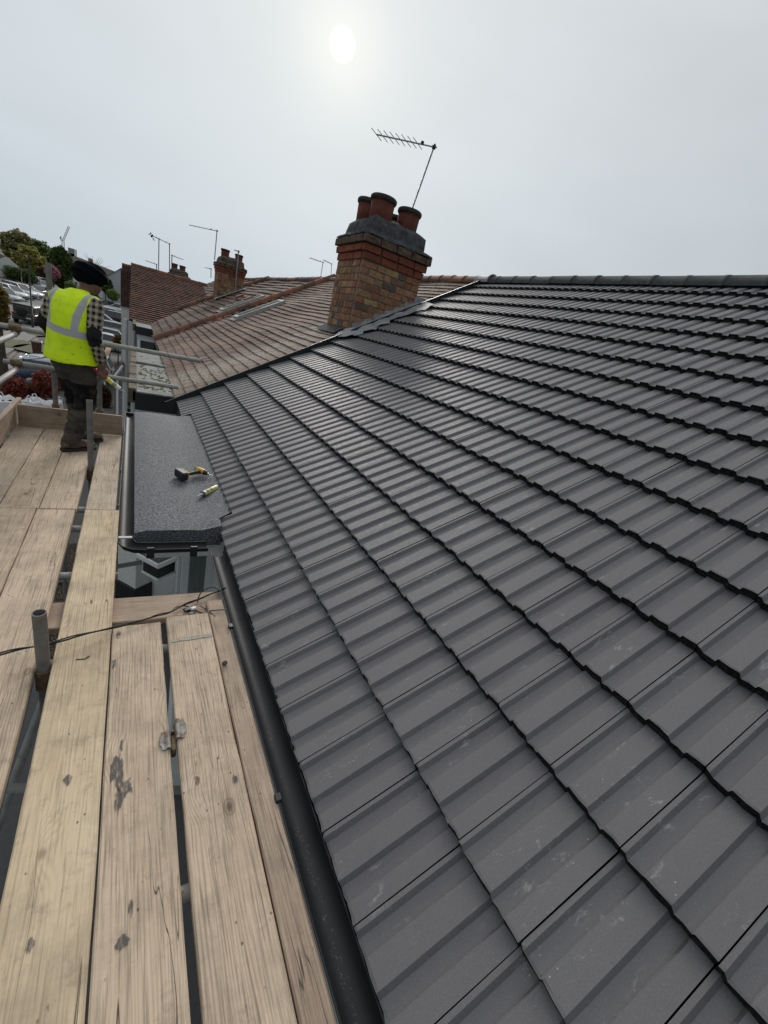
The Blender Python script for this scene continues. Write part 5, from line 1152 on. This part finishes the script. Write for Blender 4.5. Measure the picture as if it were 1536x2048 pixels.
strip('drive_edging', [tuple(gpt(*p)[:2]) for p in ((14,738),(40,712),(62,690),(74,676))], .28, PAVE, .012); strip('drive_edging', [tuple(gpt(*p)[:2]) for p in ((0,742),(20,716),(34,700))], .12, PAVE, .012)
# street lamps
def lamp(label, base, top, arm):
    b = dirp(base); th = thing('street_lamp', label, 'street lamp', b, 'street lamps along the road'); M = plain('black_lamp_paint', (.012,.012,.014), .5); t = Vector((b.x,b.y,top))
    part(MB().tube([b, b+Vector((0,0,1.3)), b+Vector((0,0,1.31)), t-Vector((0,0,.5))], [.10,.10,.065,.055], 10), 'post', M, th)
    a = Vector(arm); pts = [t-Vector((0,0,.5)), t-Vector((0,0,.15))+a*.03, t+a*.16, t+a*.5+Vector((0,0,.12)), t+a+Vector((0,0,.2))]; part(MB().tube(pts, .045, 8), 'arm', M, th)
    e = t+a+Vector((0,0,.2)); d = a.normalized(); part(MB().tube([e-d*.1, e+d*.05, e+d*.5, e+d*.6], [.05,.10,.11,.05], 10, 0, True, True, (1,.5)), 'lantern', M, th)
lb = gpt(66,657); t1 = aty(60,516,lb.y); lamp('nearer black street lamp with arm to the left', lb, t1.z, (aty(36,512,lb.y)-t1).to_2d().to_3d()*.62)
lb2 = gpt(45,588); t2 = aty(42,512,lb2.y); lamp('farther black street lamp with arm to the right', lb2, t2.z, Vector((1.1,0,0)))
# ---------------------------------------------------------------- trees and shrubs
BARK = m_weathered('bark', (.05,.04,.03), (.11,.09,.07), 6)
def leaves(mb, c, rad, n, size, q, nf=1.2, thr=-.12, shell=.35, mat=0):
    c = Vector(c); k = 0; tries = 0
    while k < n and tries < n*12:
        tries += 1; d = Vector((q.gauss(0,1),q.gauss(0,1),q.gauss(0,1))).normalized(); r = q.random()**shell; p = Vector((d.x*rad[0]*r,d.y*rad[1]*r,d.z*rad[2]*r))
        bulge = 1+.28*noise.noise(d*2.3+c*.37)
        p = p*bulge
        if noise.noise((c+p)*nf/max(rad)*3.0) < thr: continue
        u = Vector((q.gauss(0,1),q.gauss(0,1),q.gauss(0,.7))).normalized(); v = u.cross(Vector((q.random()-.5,q.random()-.5,q.random()))).normalized(); s = size*q.uniform(.6,1.35); o = c+p
        mb.add([o-u*s-v*s*.1, o-v*s*.5, o+u*s, o+v*s*.5], [(0,1,2,3)], mat); k += 1
def tree(name, label, base, cc, rad, mat, n=3000, size=.3, seed=0, cat='tree', thr=-.12, group=None, trunk=.25, limbs=6):
    q = random.Random(seed); base = Vector(base); cc = Vector(cc); th = thing(name, label, cat, base, group)
    tk = MB(); mid = base.lerp(cc,.5)+Vector((q.uniform(-.2,.2),q.uniform(-.2,.2),0)); tk.tube([base-Vector((0,0,.1)), mid, cc+Vector((0,0,rad[2]*.2))], [trunk,trunk*.7,trunk*.3], 8)
    for i in range(limbs):
        a = 6.283*i/limbs+q.uniform(-.4,.4); s0 = mid.lerp(cc, q.uniform(.1,.8)); e = cc+Vector((math.cos(a)*rad[0]*.75,math.sin(a)*rad[1]*.75,rad[2]*q.uniform(-.2,.65))); tk.tube([s0, s0.lerp(e,.5)+Vector((0,0,.12*rad[2])), e], [trunk*.4,trunk*.25,trunk*.06], 6)
    part(tk, 'trunk', BARK, th); lf = MB(); leaves(lf, cc, rad, n, size, q, thr=thr); part(lf, 'crown', mat, th); return th
OL = m_leaf('olive_leaves', (.21,.21,.085), (.32,.30,.13)); YG = m_leaf('spring_leaves', (.25,.255,.05), (.38,.35,.09)); DG = m_leaf('dark_leaves', (.055,.095,.025), (.11,.155,.042)); MG = m_leaf('mid_leaves', (.10,.16,.045), (.19,.25,.075)); PK = m_leaf('pink_blossom', (.42,.13,.20), (.55,.25,.32)); RED = m_leaf('red_leaves', (.19,.04,.032), (.34,.10,.06)); DRED = m_leaf('dark_red_leaves', (.06,.022,.015), (.10,.06,.02))
def ptree(name, label, Y, cpx, rpx, mat, n, size, seed, **k):
    f = 1.45 if Y > 60 else 1.0; Y *= f; size *= .62*f; n = int(n*1.7); c = aty(*cpx, Y); s = abs(aty(cpx[0]+10,cpx[1],Y).x-aty(cpx[0]-10,cpx[1],Y).x)/20; s2 = abs(aty(cpx[0],cpx[1]+10,Y).z-aty(cpx[0],cpx[1]-10,Y).z)/20; rad = (rpx[0]*s, rpx[0]*s*.9, rpx[1]*s2); b = Vector((c.x,c.y,groundz(c.x,c.y))); return tree(name, label, b, c, rad, mat, n, size, seed, **k)
ptree('tree', 'big pale olive tree on the skyline at the left', 120, (45,498), (44,34), OL, 5200, .55, 1, thr=-.02)
ptree('tree', 'rounded olive-green tree right of the big pale tree on the skyline', 118, (82,512), (28,28), MG, 2600, .5, 2)
ptree('tree', 'yellow-green tree in the middle of the left treetops', 84, (62,530), (36,34), YG, 5200, .34, 3, thr=-.10)
ptree('tree', 'dense dark green upright tree left of the worker\'s turban', 78, (122,535), (26,40), DG, 6500, .30, 4, thr=-.4, limbs=9)
ptree('cherry_tree', 'pink blossoming cherry tree beside the tall standard', 74, (104,545), (15,13), PK, 1400, .24, 5)
ptree('tree', 'brownish small tree behind the nearer lamp post', 80, (84,550), (13,16), m_leaf('brown_leaves',(.10,.075,.035),(.16,.11,.05)), 1200, .26, 6)
ptree('shrub', 'pale green shrub left of the worker\'s shoulder', 66, (141,573), (12,11), MG, 900, .2, 7, cat='shrub', trunk=.08, limbs=3)
ptree('shrub', 'dark green shrub right of the worker\'s head', 70, (212,570), (14,16), DG, 1500, .24, 8, cat='shrub', trunk=.1, limbs=3); ptree('shrub', 'bushy green shrub in front of the white gable wall', 64, (226,590), (13,11), MG, 1200, .2, 9, cat='shrub', trunk=.08, limbs=3)
ptree('shrub', 'orange-flowered bush beside the white drainpipe', 42, (236,682), (11,13), m_leaf('orange_bush',(.10,.09,.02),(.30,.13,.03)), 900, .11, 10, cat='shrub', trunk=.05, limbs=3)
ptree('tree', 'yellow-brown foliage reaching in at the left border', 27, (-6,610), (26,42), m_leaf('tawny_leaves',(.16,.13,.03),(.24,.17,.05)), 2600, .13, 11)
ptree('shrub', 'dark green conifer at the left border beside the white bags', 17, (-36,890), (42,110), DG, 5200, .10, 12, cat='shrub', thr=-.6, trunk=.05, limbs=3)
for i, (p, r) in enumerate((((30,775),(26,24)),((92,768),(30,30)),((205,795),(18,26)),((60,785),(22,16)))):
    ptree('red_shrub', ('red-leaved shrub left of the lower rail coupler','tall red-leaved shrub left of the tall standard','red-leaved shrub behind the worker\'s right leg','low dark red shrub between the two taller red shrubs')[i], 26.0+.4*i, p, r, (RED,RED,DRED,DRED)[i], 1900, .10, 20+i, cat='shrub', trunk=.04, limbs=4, group='red-leaved shrubs in the nearest front garden')
# hedge on the far side
hq = random.Random(44); HYY = 106; h0_, h1_ = aty(14,540,HYY), aty(64,552,HYY); hd_ = MB(); hb_ = groundz(h0_.x,HYY); hh_ = aty(40,536,HYY).z-hb_; nh_ = 12
for i in range(nh_): leaves(hd_, (h0_.x+(h1_.x-h0_.x)*i/(nh_-1), HYY+hq.uniform(-.4,.4), hb_+hh_*.5), (.8,.9,hh_*.5), 420, .15, hq, thr=-.6)
ht = thing('hedge', 'dark clipped hedge behind the parked cars at the left', 'hedge', (h0_.x,HYY,hb_)); part(hd_, 'foliage', DG, ht)
for i in range(5): part(MB().cyl((h0_.x+(h1_.x-h0_.x)*i/4,HYY,hb_-.05),(h0_.x+(h1_.x-h0_.x)*i/4,HYY,hb_+hh_*.6),.08,6), 'stem', BARK, ht)
# bare tree on the skyline
bt = aty(189,540,160); bq = random.Random(5); th = thing('bare_tree', 'leafless tree with fanned twigs above the worker\'s turban', 'tree', (bt.x,bt.y,groundz(bt.x,bt.y))); bm_ = MB(); bm_.tube([(bt.x,bt.y,groundz(bt.x,bt.y)), bt], [.3,.2], 8)
for i in range(17):
    a = R_(-70+140*i/16); Lb = bq.uniform(2.6,4.6); e = bt+Vector((math.sin(a)*Lb, bq.uniform(-.8,.8), math.cos(a)*Lb*.95)); bm_.tube([bt, bt.lerp(e,.5)+Vector((0,0,.15)), e], [.10,.06,.02], 5)
part(bm_, 'branches', BARK, th)
# ---------------------------------------------------------------- far buildings
BR2 = m_weathered('far_brown_roof', (.055,.042,.034), (.10,.078,.062), 1.5, .3)
def far_house(label, pts_ridge, Y, depth, eave_drop, wallm=RENDER, gable_px=None):
    a = aty(*pts_ridge[0], Y[0]); b = aty(*pts_ridge[1], Y[1]); th = thing('house', label, 'house', ((a.x+b.x)/2,(a.y+b.y)/2,groundz((a.x+b.x)/2,(a.y+b.y)/2)), 'distant houses')
    d = (b-a); d.z = 0; d.normalize(); n = Vector((-d.y,d.x,0)); n = n if n.y < 0 else -n; e0, e1 = a+n*depth-Vector((0,0,eave_drop)), b+n*depth-Vector((0,0,eave_drop)); f0, f1 = a-n*depth-Vector((0,0,eave_drop)), b-n*depth-Vector((0,0,eave_drop))
    part(MB().add([a,b,e1,e0,f1,f0], [(0,3,2,1),(0,1,4,5)]).add([a,e0,f0], [(0,1,2)],1).add([b,f1,e1], [(0,1,2)],1), 'roof', [BR2,wallm], th)
    g = lambda v: Vector((v.x,v.y,groundz(v.x,v.y))); w = MB()
    for p, r in ((e0,e1),(e1,f1),(f1,f0),(f0,e0)): w.add([p,r,g(r),g(p)], [(0,1,2,3)])
    wl_ = part(w, 'wall', wallm, th)
    L = (e1-e0).length; k = max(2, int(L/4))
    for i in range(k):
        c = e0.lerp(e1,(i+.5)/k)-Vector((0,0,1.4)); rot = Matrix((d,n,Vector((0,0,1)))).transposed(); wf_ = part(MB().box(c, (1.5,.14,1.3), 0, rot), 'window', WHITE, th); part(MB().box(c+n*.06, (1.3,.08,1.1), 0, rot), 'pane', GLASS, wf_)
    ch = a.lerp(b,.35); part(MB().box(ch, (.9,.6,1.6), 0, None, .03), 'chimney', BRICK, th); return th
far_house('long brown-roofed house behind the worker\'s turban', ((150,512),(246,549)), (150,126), 7.0, 3.6)
far_house('pale house with porch at the left border', ((-50,486),(12,513)), (118,108), 4.0, 2.6)
GW = aty(239,536,104); th = thing('house', 'white gabled house right of the worker\'s head', 'house', (GW.x,104,groundz(GW.x,104)), 'distant houses'); V = Vector; gx = GW.x; gz0 = groundz(gx,104); lf_ = aty(213,558,104)
part(MB().add([(lf_.x-.6,104,gz0),(gx+5,104,gz0),(gx+5,104,lf_.z-.2),(gx+.2,104,GW.z),(lf_.x-.6,104,lf_.z-.2)], [(0,1,2,3,4)]).add([(lf_.x-.6,104,gz0),(lf_.x-.6,104,lf_.z-.2),(lf_.x-.6,114,lf_.z-.2),(lf_.x-.6,114,gz0)], [(0,1,2,3)]), 'wall', plain('grey_white_render',(.42,.43,.45),.9), th); part(MB().add([(lf_.x-.9,103.8,lf_.z-.35),(gx+.2,103.8,GW.z+.06),(gx+.2,114,GW.z+.06),(lf_.x-.9,114,lf_.z-.35)], [(0,1,2,3)]).add([(gx+5.3,103.8,lf_.z-.35),(gx+.2,103.8,GW.z+.06),(gx+.2,114,GW.z+.06),(gx+5.3,114,lf_.z-.35)], [(3,2,1,0)]), 'roof', BR2, th)
fb_ = aty(105,492,300); fe_ = aty(146,512,300); th = thing('block_of_flats', 'distant grey block of flats under the crane', 'building', ((fb_.x+fe_.x)/2,304,groundz(0,200))); FG = plain('far_grey', (.24,.25,.26), .9)
part(MB().box2((fb_.x-4,300,-3),(fb_.x+9,312,fb_.z-1)).box2((fb_.x+9.01,300,-3),(fe_.x-2,312,fe_.z+3.4)).box2((fe_.x-1.99,300,-3),(fe_.x+2,312,fe_.z)), 'wall', FG, th)
for i in range(9): part(MB().box2((fb_.x-3+i*1.9,299.9,fb_.z-4.2),(fb_.x-1.9+i*1.9,299.98,fb_.z-2.6)), 'window', GLASS, th)
cm = aty(127,497,420); ct = aty(126,482,420); ce = aty(138,453,420); cr = aty(121,478,420); ck_ = aty(122,473,420); th = thing('tower_crane', 'tiny pale tower crane on the skyline', 'crane', (cm.x,420,groundz(0,200))); CRM = plain('crane_grey', (.30,.28,.28), .7)
def lattice(a, b, w, n):
    a, b = Vector(a), Vector(b); mb = MB(); d = (b-a).normalized(); s = d.cross(Vector((0,1,0))).normalized()*w
    mb.tube([a-s,b-s], .16, 5); mb.tube([a+s,b+s], .16, 5)
    for i in range(n): p = a.lerp(b,i/n); r = a.lerp(b,(i+1)/n); mb.tube([p-s if i%2 else p+s, r+s if i%2 else r-s], .10, 4)
    return mb
part(lattice((cm.x,420,groundz(0,200)), ct, .7, 20), 'tower', CRM, th); part(lattice(ct, ce, .45, 14), 'jib', CRM, th); part(lattice(ct, cr, .5, 3).tube([cr, ck_], .5, 5), 'counter_jib', CRM, th)
# ---------------------------------------------------------------- front-garden things beyond the scaffold
BAG = plain('woven_white_bag', (.66,.67,.68), .7, var=.08, scale=9)
def bulk_bag(label, c, w, h, seed, fill):
    q = random.Random(seed); th = thing('bulk_bag', label, 'bag', c, 'white bulk bags behind the toe board'); c = Vector(c); n = 36; rings = []
    for i, (z, k) in enumerate(((0,.86),(.1,.98),(.35,1.06),(.6,1.07),(.82,1.02),(.95,1.0),(1.04,.99),(1.08,.93),(.97,.84),(.86,.7))):
        rg = []
        for j in range(n):
            a = 6.283*j/n; sq = 1/max(abs(math.cos(a)),abs(math.sin(a)))**.75; rr = w/2*k*sq*(1+.05*noise.noise(Vector((math.cos(a)*3,math.sin(a)*3,z*4+seed)))); zz = z*h+(.22*h*noise.noise(Vector((math.cos(a)*2.6+seed,math.sin(a)*2.6,1))) if z > .85 else 0); rg.append(c+Vector((rr*math.cos(a),rr*math.sin(a),zz)))
        rings.append(rg)
    part(MB().loft(rings, 0, True, False), 'sack', BAG, th); part(MB().sphere(c+Vector((0,0,h*.72)), w*.42, 14, 8, 0, (1,1,.35)), 'filling', fill, th)
    for sx, sy in ((-1,-1),(1,-1),(-1,1),(1,1)):
        b = c+Vector((sx*w*.45,sy*w*.45,h*.98)); part(MB().tube([b, b+Vector((sx*.02,0,.16)), b+Vector((-sx*.08,-sy*.04,.22)), b+Vector((-sx*.16,-sy*.08,.06))], .028, 6, 0, True, True, (1,.3)), 'lifting_loop', BAG, th)
SAND = plain('sand_fill', (.30,.17,.07), .95, var=.2, scale=25); RUB = m_weathered('rubble_fill', (.10,.06,.045), (.30,.26,.23), 9)
for lb_, p, w, fl_, sd in (('left white bulk bag full of rubble behind the toe board corner', (26,806), 1.15, RUB, 1), ('right white bulk bag of orange sand behind the far toe board', (92,808), 1.1, SAND, 2)):
    c = aty(*p, 22.6); bulk_bag(lb_, (c.x,22.6,groundz(c.x,22.6)+.002), w, c.z-groundz(c.x,22.6)+.08, sd, fl_)
def wheelie(label, loc, col, rz=0, num=None):
    th = thing('wheelie_bin', label, 'bin', loc, 'wheelie bins', rz); V = Vector; m = plain('bin_'+label.split()[0], col, .5)
    rings = [[V((-w,-d,z)),V((w,-d,z)),V((w,d,z)),V((-w,d,z))] for z, w, d in ((.08,.21,.25),(.5,.25,.30),(.96,.285,.355),(.965,.30,.37),(1.0,.30,.37))]; MB().loft(rings, 0, True, True, False).build('body', m, th)
    ld = MB().loft([[V((-w,-d,z)),V((w,-d,z)),V((w,d,z)),V((-w,d,z))] for z, w, d in ((1.001,.31,.39),(1.03,.31,.39),(1.07,.26,.33))], 0, True, True, False).build('lid', m, th); MB().box((0,-.40,1.0), (.44,.05,.06), 0, None, .015).build('handle', plain('bin_handle_grey', (.13,.15,.145), .5), ld)
    for s in (-1,1): MB().lathe((s*.24,.27,.10), [(.03,-.03),(.10,-.03),(.10,.03),(.03,.03)], 14, 0, True, (1,0,0)).build('wheel', RUBBER, th)
    if num:
        cu = bpy.data.curves.new('number', 'FONT'); cu.body = num; cu.size = .26; cu.align_x = 'CENTER'; tmp = bpy.data.objects.new('tmp', cu); COL.objects.link(tmp); me = bpy.data.meshes.new_from_object(tmp.evaluated_get(bpy.context.evaluated_depsgraph_get())); bpy.data.objects.remove(tmp)
        o = link('house_number', me, th); me.materials.append(plain('white_number', (.65,.66,.66), .5)); o.rotation_euler = (R_(84),0,0); o.location = (0,-.343,.60)
    return th
bp_ = aty(257,797,25.0); wheelie('green-black wheelie bin numbered 45 beyond the toe board', (bp_.x,25.0,groundz(0,25)+.0), (.018,.028,.024), 0, '45')
b2_ = aty(74,698,39.0); wheelie('brown wheelie bin behind the white car', (b2_.x,39,groundz(b2_.x,39)), (.10,.045,.035), .1); wheelie('black wheelie bin next to the brown bin', (b2_.x+.75,39.1,groundz(b2_.x,39)), (.015,.018,.017), -.1)
# low brick wall and paved forecourt round the shrubs
fw_ = thing('garden_wall', 'low red brick garden wall beside the white car', 'wall', (-1.8,36.0,-5.0)); part(MB().box2((-1.9,29.0,-5.01),(-1.65,43,-4.1)), 'brickwork', m_weathered('red_wall_brick', (.10,.045,.035), (.17,.08,.06), 6), fw_); part(MB().box2((-1.96,28.95,-4.099),(-1.59,43.05,-4.02),0,.01), 'coping', plain('tan_coping', (.36,.23,.15), .85), fw_)
pr0 = MB(); pth = thing('porch_canopy', 'dark pitched porch canopy with white bargeboard below the guard rail', 'porch', (-.5,22.6,-5.0)); e_ = aty(228,752,22.0); t_ = aty(246,728,22.0)
part(MB().add([e_, t_, t_+Vector((0,1.2,0)), e_+Vector((0,1.2,0))], [(0,1,2,3)]).add([v+Vector((0,0,-.07)) for v in (e_, t_, t_+Vector((0,1.2,0)), e_+Vector((0,1.2,0)))], [(3,2,1,0)]), 'roof', BR2, pth); part(MB().tube([e_-Vector((0,.02,.06)), t_-Vector((0,.02,.06))], .05, 4), 'bargeboard', WHITE, pth); part(MB().box2((e_.x+.08,22.05,-5.0),(e_.x+.16,22.13,e_.z)).box2((t_.x-.04,23.05,-5.0),(t_.x+.04,23.12,t_.z-.08)), 'post', WHITE, pth)
# overhead wire across the street
wa, wb_ = aty(-60,699,22), aty(110,712,22)
tag(MB().tube([wa.lerp(wb_,i/10)-Vector((0,0,.25*math.sin(math.pi*i/10))) for i in range(11)], .012, 5).build('overhead_wire', BLK), 'thin black wire crossing above the road at the left', 'wire')
